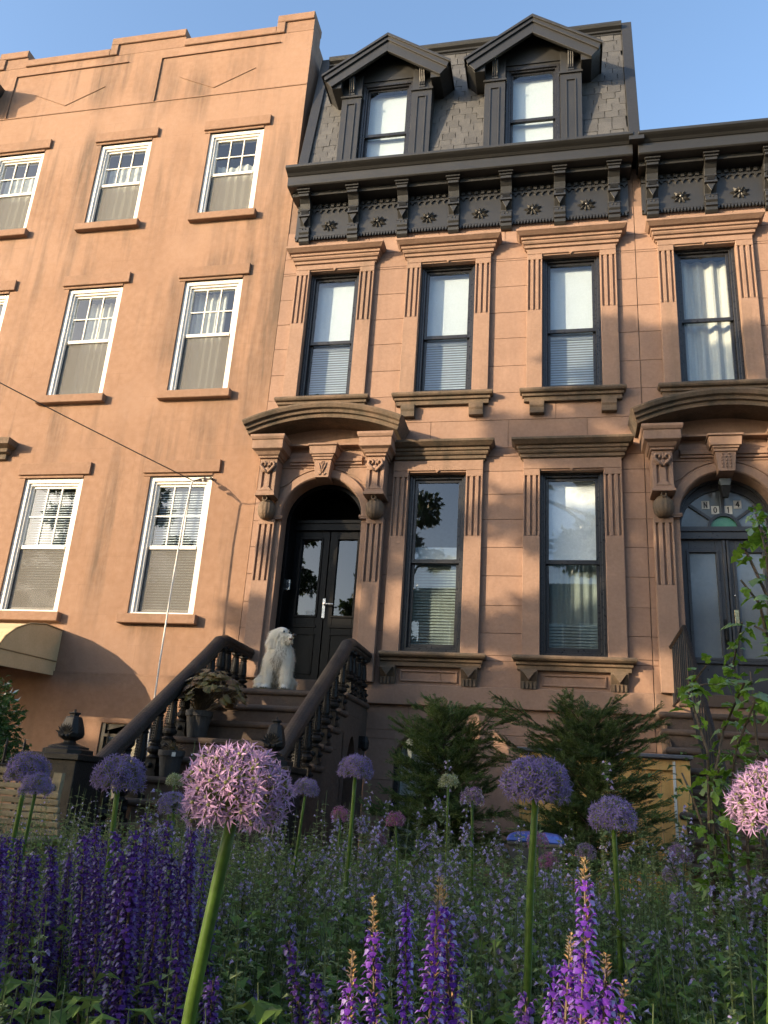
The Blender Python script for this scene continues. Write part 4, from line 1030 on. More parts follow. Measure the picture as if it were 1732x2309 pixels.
def railing(label, x, yend, zend, ytop=9.38, ztop=2.515):
    rl = thing('stair_railing', (x, 8.3, 0), label, 'railing', 'cast stair railings')
    path = [(x, YW-.10, ztop+.0), (x, ytop+.15, ztop+.0), (x, ytop-.02, ztop-.045), (x, ytop-.25, ztop-.21)]
    n = 8
    for i in range(1, n+1):
        t = i/n; path.append((x, ytop-.25+(yend-ytop+.25)*t, ztop-.21+(zend-ztop+.21)*t))
    def prof(p, q):
        return None
    R = []; low = []
    P = [Vector(p) for p in path]
    for i, p in enumerate(P):
        d = (P[min(i+1, len(P)-1)]-P[max(i-1, 0)]).normalized(); up = Vector((1, 0, 0)).cross(d); up = up if up.z > 0 else -up
        sec = []
        for a in range(9):
            an = PI*a/8; sec.append(p+Vector((.078*math.cos(an), 0, 0))+up*(.062*math.sin(an)))
        sec += [p+Vector((-.078, 0, 0))-up*.02, p+Vector((-.058, 0, 0))-up*.035, p+Vector((-.064, 0, 0))-up*.055, p+Vector((-.045, 0, 0))-up*.085,
                p+Vector((.045, 0, 0))-up*.085, p+Vector((.064, 0, 0))-up*.055, p+Vector((.058, 0, 0))-up*.035, p+Vector((.078, 0, 0))-up*.02]
        R.append(sec)
    MB().rings(R).build('handrail', 'rail_paint', rl, bevel=0)
    def zrail(y):
        for p, q in zip(path, path[1:]):
            if q[1] <= y <= p[1]: return p[2]+(q[2]-p[2])*(p[1]-y)/(p[1]-q[1]+1e-9)
        return path[-1][2]
    spots = [(10.22, ZL), (9.95, ZL), (9.68, ZL)]+[(9.35-TRD*i+.15, ZL-RIS*i) for i in range(0, 9)]
    for y, z in spots:
        if y < yend+.05: continue
        h = zrail(y)-.08-z
        o = link(BAL, 'baluster', rl, 0, (x, y, z)); o.scale = (1, 1, h/.70)
    return rl
railing('black stair railing nearest the stucco house, potted plants inside it', -4.06, 6.95, .845)
railing('black stair railing on the garden side of the steps, to the dog\'s right', -2.465, 7.22, 1.06)

def newel(label, x, y, zp, w, zt):
    nw = thing('newel_post', (x, y, 0), label, 'newel post', 'cast iron newel posts')
    MB().box(x-w/2, x+w/2, y-w/2, y+w/2, 0, zp-.05).box(x-w/2-.025, x+w/2+.025, y-w/2-.025, y+w/2+.025, 0, .12).box(x-w/2-.03, x+w/2+.03, y-w/2-.03, y+w/2+.03, zp-.05, zp).build('pedestal', 'iron', nw, bevel=.006)
    b = w*.36; h = zt-zp
    R = []
    for hw, z in ((b*1.05, 0), (b*1.05, .10), (b*.85, .13), (b*.85, .17), (b*.55, .21), (b*.28, .25), (b*.25, .30), (b*.52, .38), (b*.56, .46), (b*.50, .60), (b*.36, .80), (b*.33, .83), (b*.20, .845), (b*.18, .88), (b*.26, .90), (b*.25, .93), (b*.06, .94), (b*.05, 1.0)):
        z_ = zp+h*z; R.append([(x+sx*hw*1.0, y+sy*hw, z_) for sx, sy in ((-1, -.55), (-.55, -1), (.55, -1), (1, -.55), (1, .55), (.55, 1), (-.55, 1), (-1, .55))])
    f = MB().rings(R); f.build('finial', 'iron', nw, bevel=.003)
    lf = MB(); yy = y-b*.53; zz = zp+h*.47
    for k in range(9):
        a = PI*.08+PI*.84*k/8; d = Vector((math.cos(a)*.8, -.10, math.sin(a)*1.1))
        lf.leaf((x, yy, zz-.02), d, (0, -1, 0), h*.27, h*.075, .3)
    for q in (-1, 1): lf.ball((x+q*.02, yy-.005, zz-.03), .016, 6, 4)
    lf.build('palmette', 'iron', nw, fix=False)
newel('big black newel post with lantern-shaped finial, behind the wooden bench', -4.07, 6.56, .965, .47, 1.335)
newel('black newel post with palmette finial at the foot of the garden-side railing', -2.42, 7.02, .985, .42, 1.395)

st2 = stoop('brownstone steps of number 14 behind the leafy shrub', 1.08, 3.1, 9.93, 9, 0)
MB().add([(1.125, 7.7, 0), (1.125, YW, 0), (1.125, YW, 1.8), (1.125, 9.93, 1.8), (1.125, 7.75, .15)], [(0, 1, 2, 3, 4)]).build('side_wall', 'stoop_stone', st2, fix=False)
ir = thing('iron_railing', (1.27, 9, 0), 'plain black iron railing with thin bars on the steps of number 14', 'railing')
x = 1.27; pth = [(x, YW-.02, 2.735), (x, 9.22, 2.735), (x, 7.4, 1.15), (x, 7.4, .1)]
MB().tube(pth, .026, 8).build('handrail', 'iron', ir)
MB().tube([(x, YW-.02, 2.05), (x, 9.25, 2.05), (x, 7.42, .5)], .014, 6).build('bottom_rail', 'iron', ir)
for i in range(22):
    y = YW-.12-i*.145
    zt = 2.73 if y > 9.22 else 2.735-(9.22-y)*.871
    zb = 2.05 if y > 9.25 else 2.05-(9.25-y)*.847
    if y < 7.45: break
    MB().tube([(x, y, zb), (x, y, zt)], .009, 5).build('bar', 'iron', ir, fix=False)

# ================================================================== THINGS ON AND AROUND THE STEPS
def pot(name, x, y, z, r, h, label, group=None):
    p = thing(name, (x, y, z), label, 'plant pot', group)
    MB().lathe([(r*.72, z), (r*.95, z+h*.78), (r*1.06, z+h*.79), (r*1.06, z+h), (r*.93, z+h), (r*.90, z+h*.86), (.01, z+h*.86)], x, y, 24).build('planter', 'pot', p, smooth=False)
    return p
p1 = pot('potted_plant', -3.86, 8.62, 1.283, .14, .28, 'dark pot with bronze green lobed leaves on the steps beside the dog', 'pots on the steps')
def lobed(mb, o, d, up, L):
    o = Vector(o); d = Vector(d).normalized(); up = Vector(up); w = d.cross(up).normalized(); n_ = w.cross(d)
    out = [(0, 0), (.18, .30), (.10, .50), (.42, .46), (.48, .62), (.66, .36), (.80, .40), (1, 0)]
    pts = out+[(a, -b) for a, b in reversed(out[1:-1])]
    vs = [o+d*L*.35+n_*L*.06]+[o+d*L*a+w*L*b-n_*L*(.25*abs(b)+.12*a*a) for a, b in pts]
    k = len(pts); mb.add(vs, [(0, 1+i, 1+(i+1) % k) for i in range(k)])
r_ = random.Random(21)
LOB = []
for v in range(4):
    mb = MB(); lobed(mb, (0, 0, 0), (0, -1, -.10-.1*v), (0, 0, 1), .085+.014*v); LOB.append(mb.mesh('leaf', 'leaf_coleus'))
stems = MB()
for i in range(150):
    a = r_.uniform(0, 2*PI); t = math.sqrt(r_.random()); rad = .34*t
    px_, py_ = -3.74+rad*math.cos(a), 8.60+rad*.8*math.sin(a)
    pz_ = 1.99-.26*t*t+r_.uniform(-.05, .06)
    o = link(LOB[i % 4], 'leaf', p1, 0, (px_, py_, pz_))
    o.rotation_euler = (r_.uniform(-.35, .35)+.35*t, r_.uniform(-.35, .35), a+PI/2+r_.uniform(-.7, .7))
    stems.tube([(-3.86+r_.uniform(-.05, .05), 8.62, 1.53), ((px_-3.86)/2, (py_+8.62)/2, pz_-.10), (px_, py_, pz_)], .003, 4, caps=False)
stems.build('stems', 'stem_salvia', p1, fix=False)
p2 = pot('plant_pot', -3.85, 8.06, .855, .125, .255, 'dark pot with a small white tag lower down the steps', 'pots on the steps')
MB().box(-3.78, -3.74, 7.918, 7.922, 1.05, 1.09).build('tag', 'paper', p2)
mb = MB()
for i in range(70):
    a = r_.uniform(0, 2*PI); t = r_.random(); mb.leaf((-3.85+.05*t*math.cos(a), 8.06+.05*t*math.sin(a), 1.08), (math.cos(a)*t, math.sin(a)*t, 1.1-.8*t), (0, 0, 1), r_.uniform(.07, .15), .03, .2, .4)
tag(mb.build('foliage', 'leaf_coleus', p2, fix=False), kind='stuff')

# service wire, its clamp and the white drop cable
wr = thing('service_wire', (-5.0, YW, 5.05), 'thin dark service wire slanting from upper left to the stucco wall', 'wire')
A, B = Vector((-5.0, YW, 5.05)), Vector((-5.06, 10.03, 4.84))
far = Vector((-19.2, -4, 10.6)); pts = []
for i in range(25):
    t = i/24; p = B+(Vector((-7.06, 8.2, 5.70))-B)*(t*7.0); p.z -= 1.7*(t*(1-t))*.9; pts.append(p)
MB().tube(pts, .0075, 6).build('line', 'wire_black', wr)
MB().tube([A, A+(B-A)*.25], .008, 6).tube([A+(B-A)*.6, B], .008, 6).tube([B, B+Vector((.02, .05, .03)), A+(B-A)*.5+Vector((.02, 0, .03)), A], .006, 6).build('tail', 'wire_black', wr)
MB().ball(A+(B-A)*.38, (.03, .06, .035), 10, 6).ball(A+(B-A)*.62, (.022, .045, .025), 10, 6).build('insulator', 'insulator', wr, smooth=True)
MB().tube([A+Vector((0, .02, 0)), A-Vector((0, .05, 0))], .018, 8).build('wall_hook', 'iron', wr)
cb = thing('drop_cable', (-5.06, 10.03, 0), 'white cable hanging straight down past the stucco house window to the railing', 'cable')
MB().tube([B, B+Vector((-.015, 0, -.05)), (-5.11, 10.02, 4.2), (-5.12, 10.0, 3.3), (-5.11, 9.97, 2.3), (-5.09, 9.95, 1.2), (-5.08, 9.95, .1)], .0115, 8).build('cable_run', 'wire_white', cb, smooth=True)

# ------------------------------------------------------------------ garden joinery
bn = thing('garden_bench', (-3.7, 5.0, 0), 'weathered bench with horizontal wooden slats behind the leftmost alliums', 'bench')
for i in range(11):
    z = .30+.043*i; y = 5.0+.012*(i-5)+.03; xr = -3.02-.016*i-(.10 if i == 10 else 0)-(.03 if i == 9 else 0)
    MB().box(-4.5, xr, y-.012, y+.012, z, z+.034).build('slat', 'old_wood', bn, bevel=.004)
MB().prism([(-4.5, .773), (-3.34, .773), (-3.36, .80), (-3.44, .815), (-4.5, .815)], 5.055, 5.085).build('top_rail', 'old_wood', bn, bevel=.005)
for i in range(9): MB().box(-4.5, -3.02, 4.50+.055*i, 4.545+.055*i, .40, .42).build('slat', 'old_wood', bn, bevel=.003)
for xx in (-4.4, -3.2):
    MB().prism([(5.03, 0), (5.08, 0), (5.13, .80), (5.09, .80)], xx-.03, xx+.03, 'x').build('leg', 'old_wood', bn)
    MB().box(xx-.03, xx+.03, 4.5, 4.55, 0, .40).build('leg', 'old_wood', bn)

gt = thing('wooden_enclosure', (.4, 8.6, 0), 'fresh pine board enclosure with grey cap, behind the conifers', 'enclosure')
gx0, gx1, gy = -.42, 1.165, 8.58
nb = 10; bwid = (gx1-.13-gx0-.10)/nb
for i in range(nb):
    xx = gx0+.10+bwid*i; MB().box(xx+.002, xx+bwid-.002, gy+.02, gy+.04, .05, 1.22).build('board', 'fresh_wood', gt, bevel=.003)
MB().box(gx1-.13, gx1, gy-.012, gy+.08, 0, 1.315).build('post', 'fresh_wood', gt, bevel=.004)
MB().box(gx0, gx0+.10, gy-.01, gy+.08, 0, 1.315).build('post', 'fresh_wood', gt, bevel=.004)
MB().box(gx0+.10, gx1-.131, gy-.005, gy+.06, 1.215, 1.315).build('top_board', 'fresh_wood', gt, bevel=.004)
MB().box(gx1-.155, gx1-.132, gy-.015, gy+.02, .05, 1.30).build('trim', 'white_paint', gt)
MB().box(gx0-.03, gx1+.03, gy-.05, gy+.55, 1.322, 1.36).build('cap', 'cap_grey', gt, bevel=.008)
MB().box(gx0, gx0+.02, gy+.06, gy+.5, .05, 1.31).box(gx1-.02, gx1, gy+.08, gy+.5, .05, 1.31).build('side_boards', 'fresh_wood', gt)
bl = thing('recycling_bin', (-.17, 5.6, 0), 'dark bin with a bright blue lid behind the tall allium', 'bin')
MB().rings([[(-.17+sx*w, 5.6+sy*w, z) for sx, sy in ((-1, -1), (1, -1), (1, 1), (-1, 1))] for w, z in ((.13, 0), (.155, .56), (.165, .565), (.165, .59))]).build('body', 'dark_plastic', bl, bevel=.01)
MB().rings([[(-.17+sx*w, 5.6+sy*w, z) for sx, sy in ((-1, -1), (1, -1), (1, 1), (-1, 1))] for w, z in ((.172, .58), (.172, .605), (.14, .635), (.05, .645))]).build('lid', 'blue_plastic', bl, bevel=.012)
fn = thing('iron_fence', (-5.6, 6.5, 0), 'black iron picket fence beside the big newel post at the left', 'fence')
MB().tube([(-7.2, 6.5, .85), (-4.35, 6.5, .85)], .014, 6).tube([(-7.2, 6.5, .2), (-4.35, 6.5, .2)], .014, 6).build('rail', 'iron', fn)
for i in range(16):
    xx = -4.45-.17*i; MB().tube([(xx, 6.5, .05), (xx, 6.5, 1.02), (xx, 6.5, 1.07)], [.012, .012, .002], 6).build('picket', 'iron', fn, fix=False)
fr_ = thing('iron_fence', (1.0, 3.6, 0), 'dark iron railing in the shade below the rightmost allium', 'fence')
for i in range(14):
    t = i/13; MB().tube([(.62+.5*t, 3.0+2.4*t, .0), (.62+.5*t, 3.0+2.4*t, .70)], .012, 6).build('picket', 'iron', fr_, fix=False)
MB().tube([(.62, 3.0, .66), (1.12, 5.4, .66)], .014, 6).build('rail', 'iron', fr_)

# ================================================================== THE DOG
def make_dog(x, y, z):
    d = thing('dog', (x, y, z), 'shaggy white dog sitting on the top step, head turned to the right', 'dog')
    mb = MB()
    def caps(p, q, r0, r1, n=7):
        p, q = Vector(p), Vector(q)
        for i in range(n):
            t = i/(n-1); mb.ball(p+(q-p)*t, r0+(r1-r0)*t, 12, 8)
    mb.ball((-.10, .17, .155), (.195, .19, .155), 16, 10)      # haunches
    mb.ball((-.20, .06, .10), (.095, .15, .10), 14, 8)         # near thigh
    mb.ball((.10, .10, .10), (.085, .14, .10), 14, 8)
    mb.ball((-.215, -.05, .04), (.06, .10, .04), 12, 8)        # hind foot
    caps((-.085, .13, .25), (-.01, .02, .47), .165, .145, 8)   # trunk
    mb.ball((-.005, -.03, .42), (.135, .10, .15), 14, 10)      # deep chest
    caps((-.015, .0, .50), (-.005, -.025, .62), .125, .095, 5) # neck
    mb.ball((.0, -.035, .665), (.108, .105, .10), 16, 10)      # skull
    mb.ball((.035, -.07, .70), (.065, .06, .05), 12, 8)        # brow
    caps((.06, -.075, .635), (.158, -.122, .628), .055, .036, 6)  # muzzle
    caps((.07, -.085, .60), (.148, -.116, .59), .033, .022, 5)    # jaw
    for s_ in (-1, 1):
        caps((s_*.095-.01, -.01, .40), (s_*.118, -.055, .05), .078, .055, 9)   # forelegs
        mb.ball((s_*.12, -.095, .032), (.055, .075, .034), 12, 8)
    for ex, ey in ((-.075, -.075), (-.01, .075)):
        caps((ex, ey, .69), (ex-.02, ey*1.05-.01, .55), .042, .05, 5)   # hanging ears
    me = mb.mesh('dog_tmp', 'fur'); tmp = bpy.data.objects.new('dog_tmp', me); COL.objects.link(tmp)
    rm_ = tmp.modifiers.new('r', 'REMESH'); rm_.mode = 'VOXEL'; rm_.voxel_size = .014
    sm = tmp.modifiers.new('s', 'SMOOTH'); sm.factor = .6; sm.iterations = 7
    dg = bpy.context.evaluated_depsgraph_get(); body = bpy.data.meshes.new_from_object(tmp.evaluated_get(dg))
    bpy.data.objects.remove(tmp, do_unlink=True)
    body.name = 'body'; body.materials.clear(); body.materials.append(M['fur'])
    body.polygons.foreach_set('use_smooth', [True]*len(body.polygons))
    link(body, 'body', d, 0, (x, y, z))
    # coat of combed locks
    rg = random.Random(5); polys = body.polygons; areas = [p.area for p in polys]; import itertools, bisect
    cum = list(itertools.accumulate(areas)); tot = cum[-1]; hair = MB()
    for i in range(19000):
        p = polys[min(bisect.bisect(cum, rg.random()*tot), len(polys)-1)]
        vs = [body.vertices[k].co for k in p.vertices]; w = [rg.random() for _ in vs]; sw = sum(w)
        c = sum((v*k for v, k in zip(vs, w)), Vector())/sw; n_ = p.normal
        jit = Vector((rg.gauss(0, .2), rg.gauss(0, .2), rg.gauss(0, .15)))
        headz = c.z > .56
        muzz = c.x > .078 and c.z > .555
        if c.z < .03: continue
        if muzz:
            if c.x > .140 and c.z > .60: continue
            dv = n_*.5+Vector((.1, -.05, -.75))+jit; L = rg.uniform(.016, .040)*(1.15 if c.z < .61 else .55)
        elif headz:
            dv = Vector((c.x-.02, c.y+.03, 0))*3.0+n_*.35+Vector((-.15, 0, -.9))+jit; L = rg.uniform(.04, .085)
        elif c.z < .12:
            dv = n_*.45+Vector((0, -.05, -.75))+jit; L = rg.uniform(.02, .045)
        else:
            dv = n_*.5+Vector((-.05, 0, -.85))+jit; L = rg.uniform(.04, .08)
        dv.normalize(); side = dv.cross(n_);
        if side.length < 1e-4: continue
        side = side.normalized()*rg.uniform(.0016, .0038)
        m1 = c+dv*L*.5+n_*L*.12; m2 = c+dv*L+Vector((rg.gauss(0, .006), rg.gauss(0, .006), -L*.15))
        if m2.z < .004: m2.z = .004
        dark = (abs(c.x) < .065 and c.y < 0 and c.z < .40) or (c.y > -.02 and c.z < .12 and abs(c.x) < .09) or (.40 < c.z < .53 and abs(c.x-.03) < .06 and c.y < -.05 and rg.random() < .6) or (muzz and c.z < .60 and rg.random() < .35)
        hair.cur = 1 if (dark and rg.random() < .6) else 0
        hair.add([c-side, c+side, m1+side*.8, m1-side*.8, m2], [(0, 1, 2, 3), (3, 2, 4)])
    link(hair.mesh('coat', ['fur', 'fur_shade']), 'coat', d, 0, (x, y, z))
    MB().ball((.196, -.146, .645), (.030, .028, .024), 10, 7).build('nose', 'nose', d, smooth=True, loc=(x, y, z))
    MB().ball((.160, -.152, .600), (.028, .014, .011), 8, 5).build('mouth', 'mouth', d, smooth=True, loc=(x, y, z))
    for ex, ey in ((.064, -.152), (.116, -.098)):
        MB().ball((ex, ey, .688), (.014, .014, .013), 8, 6).build('eye', 'nose', d, smooth=True, loc=(x, y, z))
    cl = MB()
    for s_ in (-1, 1):
        for k in (-1.5, -.5, .5, 1.5): cl.ball((s_*.12+k*.022, -.168+.004*k*k, .018), (.007, .012, .008), 6, 4)
    cl.build('claws', 'claw', d, smooth=True, loc=(x, y, z))
    return d
make_dog(-3.335, 9.56, ZL+.001)
ALLIUM=[
  ((-0.385, 1.0, 0.75), 0.0674, (-0.392, 0.995, 0.507)),
  ((-0.048, 1.55, 0.795), 0.0609, (-0.043, 1.542, 0.434)),
  ((0.116, 2.2, 0.749), 0.0599, (0.123, 2.189, 0.39)),
  ((-1.087, 2.0, 0.764), 0.0676, (-1.067, 1.99, 0.424)),
  ((-1.647, 2.45, 0.768), 0.0711, (-1.648, 2.438, 0.44)),
  ((-1.442, 2.2, 0.726), 0.0484, (-1.434, 2.189, 0.421)),
  ((-0.662, 2.75, 0.844), 0.0606, (-0.672, 2.736, 0.434)),
  ((-0.869, 2.9, 0.775), 0.0474, (-0.889, 2.885, 0.482)),
  ((-0.976, 2.1, 0.708), 0.0431, (-0.94, 2.09, 0.463)),
  ((0.297, 1.35, 0.784), 0.0526, (0.27, 1.343, 0.508)),
]
DRUMS=[
  ((-0.841, 3.3, 0.693), 0.0393),
  ((-0.606, 3.2, 0.693), 0.0375),
  ((-0.62, 3.0, 0.627), 0.0274),
  ((-0.348, 3.4, 0.789), 0.0481),
  ((-0.095, 3.3, 0.653), 0.0404),
  ((-0.05, 3.0, 0.6), 0.0364),
  ((0.072, 3.1, 0.634), 0.0374),
  ((0.35, 2.9, 0.655), 0.0425),
  ((0.306, 2.7, 0.606), 0.0317),
]
BUDS=[
  ((-0.337, 2.6, 0.819), 0.0306),
  ((-1.217, 2.6, 0.77), 0.0298),
]
SALVIA=[
  ((-0.176, 1.2, 0.663), (-0.174, 1.2, 0.623), (-0.172, 1.2, 0.489)),
  ((-0.16, 1.22, 0.658), (-0.158, 1.22, 0.621), (-0.141, 1.22, 0.489)),
  ((-0.266, 1.25, 0.624), (-0.263, 1.25, 0.577), (-0.252, 1.25, 0.471)),
  ((0.028, 1.2, 0.701), (0.027, 1.2, 0.669), (0.028, 1.2, 0.573)),
  ((0.014, 1.1, 0.618), (0.014, 1.1, 0.582), (0.005, 1.1, 0.529)),
  ((0.039, 1.1, 0.605), (0.039, 1.1, 0.578), (0.037, 1.1, 0.532)),
  ((0.066, 1.1, 0.575), (0.065, 1.1, 0.552), (0.061, 1.1, 0.535)),
  ((-0.281, 1.2, 0.562), (-0.277, 1.2, 0.521), (-0.277, 1.2, 0.478)),
  ((0.028, 1.08, 0.605), (0.028, 1.08, 0.598), (0.022, 1.08, 0.534)),
]
SALVIA_DARK=[
  ((-0.255, 1.4, 0.612), (-0.255, 1.4, 0.599), (-0.239, 1.4, 0.442)),
  ((-0.4, 1.35, 0.547), (-0.4, 1.35, 0.54), (-0.372, 1.35, 0.438)),
  ((-0.344, 1.3, 0.508), (-0.343, 1.3, 0.506), (-0.332, 1.3, 0.452)),
  ((-0.053, 1.15, 0.544), (-0.053, 1.15, 0.54), (-0.057, 1.15, 0.512)),
  ((-0.011, 1.3, 0.555), (-0.011, 1.3, 0.549), (-0.014, 1.3, 0.486)),
  ((-0.512, 1.3, 0.489), (-0.511, 1.3, 0.486), (-0.507, 1.3, 0.433)),
  ((-0.994, 1.627, 0.541), (-0.992, 1.627, 0.533), (-0.959, 1.627, 0.258)),
  ((-0.708, 1.399, 0.612), (-0.707, 1.399, 0.606), (-0.687, 1.399, 0.369)),
  ((-1.05, 1.545, 0.546), (-1.048, 1.545, 0.538), (-1.01, 1.545, 0.275)),
  ((-1.037, 1.703, 0.51), (-1.035, 1.703, 0.502), (-1.001, 1.703, 0.217)),
  ((-0.807, 1.829, 0.604), (-0.806, 1.829, 0.596), (-0.787, 1.829, 0.287)),
  ((-1.285, 2.001, 0.53), (-1.282, 2.001, 0.52), (-1.237, 2.001, 0.176)),
  ((-0.979, 1.854, 0.544), (-0.977, 1.854, 0.536), (-0.948, 1.854, 0.224)),
  ((-1.194, 1.793, 0.528), (-1.192, 1.793, 0.52), (-1.149, 1.793, 0.213)),
  ((-1.203, 1.999, 0.592), (-1.201, 1.999, 0.582), (-1.161, 1.999, 0.234)),
  ((-1.091, 2.009, 0.529), (-1.09, 2.009, 0.519), (-1.057, 2.009, 0.18)),
  ((-0.773, 1.646, 0.548), (-0.772, 1.646, 0.54), (-0.753, 1.646, 0.269)),
  ((-0.927, 2.052, 0.591), (-0.926, 2.052, 0.581), (-0.903, 2.052, 0.234)),
  ((-0.631, 1.452, 0.687), (-0.63, 1.452, 0.68), (-0.615, 1.452, 0.429)),
  ((-1.031, 1.677, 0.517), (-1.029, 1.677, 0.509), (-0.995, 1.677, 0.228)),
  ((-0.874, 1.73, 0.633), (-0.872, 1.73, 0.624), (-0.848, 1.73, 0.326)),
  ((-1.02, 1.789, 0.558), (-1.018, 1.789, 0.549), (-0.986, 1.789, 0.246)),
  ((-0.945, 1.861, 0.519), (-0.943, 1.861, 0.51), (-0.917, 1.861, 0.201)),
  ((-0.858, 2.093, 0.516), (-0.857, 2.093, 0.506), (-0.839, 2.093, 0.163)),
  ((-0.986, 1.995, 0.642), (-0.984, 1.995, 0.633), (-0.957, 1.995, 0.287)),
  ((-0.71, 1.777, 0.545), (-0.708, 1.777, 0.537), (-0.695, 1.777, 0.247)),
  ((-0.949, 1.974, 0.636), (-0.947, 1.974, 0.627), (-0.922, 1.974, 0.286)),
  ((-0.728, 1.398, 0.656), (-0.727, 1.398, 0.649), (-0.706, 1.398, 0.407)),
  ((-0.608, 1.416, 0.572), (-0.607, 1.416, 0.566), (-0.594, 1.416, 0.335)),
  ((-0.662, 1.463, 0.641), (-0.661, 1.463, 0.634), (-0.645, 1.463, 0.386)),
  ((-1.182, 2.005, 0.454), (-1.18, 2.005, 0.444), (-1.141, 2.005, 0.112)),
  ((-0.934, 1.384, 0.597), (-0.933, 1.384, 0.59), (-0.898, 1.384, 0.351)),
  ((-0.96, 2.011, 0.612), (-0.959, 2.011, 0.602), (-0.934, 2.011, 0.258)),
  ((-0.839, 2.099, 0.584), (-0.838, 2.099, 0.574), (-0.822, 2.099, 0.223)),
  ((-1.077, 1.8, 0.6), (-1.075, 1.8, 0.591), (-1.039, 1.8, 0.279)),
  ((-1.141, 1.656, 0.632), (-1.139, 1.656, 0.624), (-1.096, 1.656, 0.329)),
  ((-0.708, 1.382, 0.675), (-0.707, 1.382, 0.668), (-0.686, 1.382, 0.428)),
  ((-0.899, 2.069, 0.618), (-0.898, 2.069, 0.608), (-0.877, 2.069, 0.256)),
  ((-0.721, 1.695, 0.633), (-0.72, 1.695, 0.624), (-0.704, 1.695, 0.338)),
  ((-0.953, 1.797, 0.567), (-0.952, 1.797, 0.558), (-0.924, 1.797, 0.254)),
  ((-0.921, 1.864, 0.583), (-0.92, 1.864, 0.574), (-0.89, 1.864, 0.259)),
  ((-1.201, 2.198, 0.609), (-1.199, 2.198, 0.598), (-1.156, 2.198, 0.216)),
  ((-1.026, 1.683, 0.623), (-1.025, 1.683, 0.615), (-0.985, 1.683, 0.321)),
  ((-1.039, 1.688, 0.599), (-1.037, 1.688, 0.591), (-0.997, 1.688, 0.299)),
  ((-1.146, 1.718, 0.634), (-1.143, 1.718, 0.625), (-1.096, 1.718, 0.321)),
  ((-0.825, 1.55, 0.675), (-0.824, 1.55, 0.667), (-0.795, 1.55, 0.396)),
  ((-1.125, 1.772, 0.605), (-1.123, 1.772, 0.596), (-1.078, 1.772, 0.287)),
  ((-0.856, 1.79, 0.589), (-0.854, 1.79, 0.581), (-0.827, 1.79, 0.279)),
  ((-1.343, 2.029, 0.551), (-1.341, 2.029, 0.541), (-1.286, 2.029, 0.189)),
  ((-0.976, 1.709, 0.561), (-0.974, 1.709, 0.552), (-0.939, 1.709, 0.263)),
  ((-0.879, 2.054, 0.569), (-0.877, 2.054, 0.559), (-0.853, 2.054, 0.216)),
  ((-0.797, 1.882, 0.668), (-0.796, 1.882, 0.659), (-0.773, 1.882, 0.336)),
  ((-0.849, 1.773, 0.591), (-0.847, 1.773, 0.583), (-0.821, 1.773, 0.284)),
  ((-1.026, 1.573, 0.609), (-1.024, 1.573, 0.601), (-0.983, 1.573, 0.327)),
  ((-0.902, 1.818, 0.693), (-0.9, 1.818, 0.684), (-0.87, 1.818, 0.365)),
  ((-1.028, 1.836, 0.669), (-1.026, 1.836, 0.66), (-0.988, 1.836, 0.336)),
  ((-1.17, 2.127, 0.617), (-1.168, 2.127, 0.606), (-1.126, 2.127, 0.236)),
  ((-0.736, 1.671, 0.594), (-0.735, 1.671, 0.586), (-0.714, 1.671, 0.308)),
  ((-1.091, 1.58, 0.634), (-1.089, 1.58, 0.626), (-1.043, 1.58, 0.346)),
  ((-0.784, 1.59, 0.67), (-0.782, 1.59, 0.662), (-0.756, 1.59, 0.386)),
  ((-1.224, 2.015, 0.559), (-1.222, 2.015, 0.549), (-1.175, 2.015, 0.202)),
  ((-1.11, 1.974, 0.635), (-1.108, 1.974, 0.625), (-1.068, 1.974, 0.28)),
  ((-1.363, 1.981, 0.631), (-1.36, 1.981, 0.621), (-1.303, 1.981, 0.267)),
  ((-0.745, 1.547, 0.692), (-0.744, 1.547, 0.684), (-0.72, 1.547, 0.414)),
  ((-0.823, 1.511, 0.623), (-0.821, 1.511, 0.616), (-0.792, 1.511, 0.357)),
  ((-0.889, 1.56, 0.661), (-0.887, 1.56, 0.654), (-0.854, 1.56, 0.38)),
]
MINT=[
  (-1.032, 2.3, 0.884),
  (-1.076, 2.2, 0.774),
  (-0.646, 2.9, 0.841),
  (-0.443, 2.8, 0.773),
  (-0.294, 2.8, 0.823),
  (-0.422, 3.2, 0.955),
  (-0.2, 2.7, 0.748),
  (-0.116, 2.6, 0.803),
  (-0.011, 2.4, 0.715),
  (-0.592, 3.0, 0.782),
  (-0.805, 3.1, 0.711),
  (-0.842, 2.9, 0.665),
  (-0.332, 2.3, 0.716),
  (0.12, 2.6, 0.94),
  (0.308, 2.3, 0.822),
  (0.334, 2.2, 0.722),
  (0.42, 2.4, 0.756),
  (-0.911, 2.8, 0.73),
  (-0.236, 2.0, 0.677),
  (-0.319, 1.9, 0.647),
  (0.161, 2.2, 0.651),
  (-0.608, 2.2, 0.613),
  (-0.835, 2.3, 0.603),
  (-0.114, 1.8, 0.651),
  (-0.551, 2.6, 0.725),
]
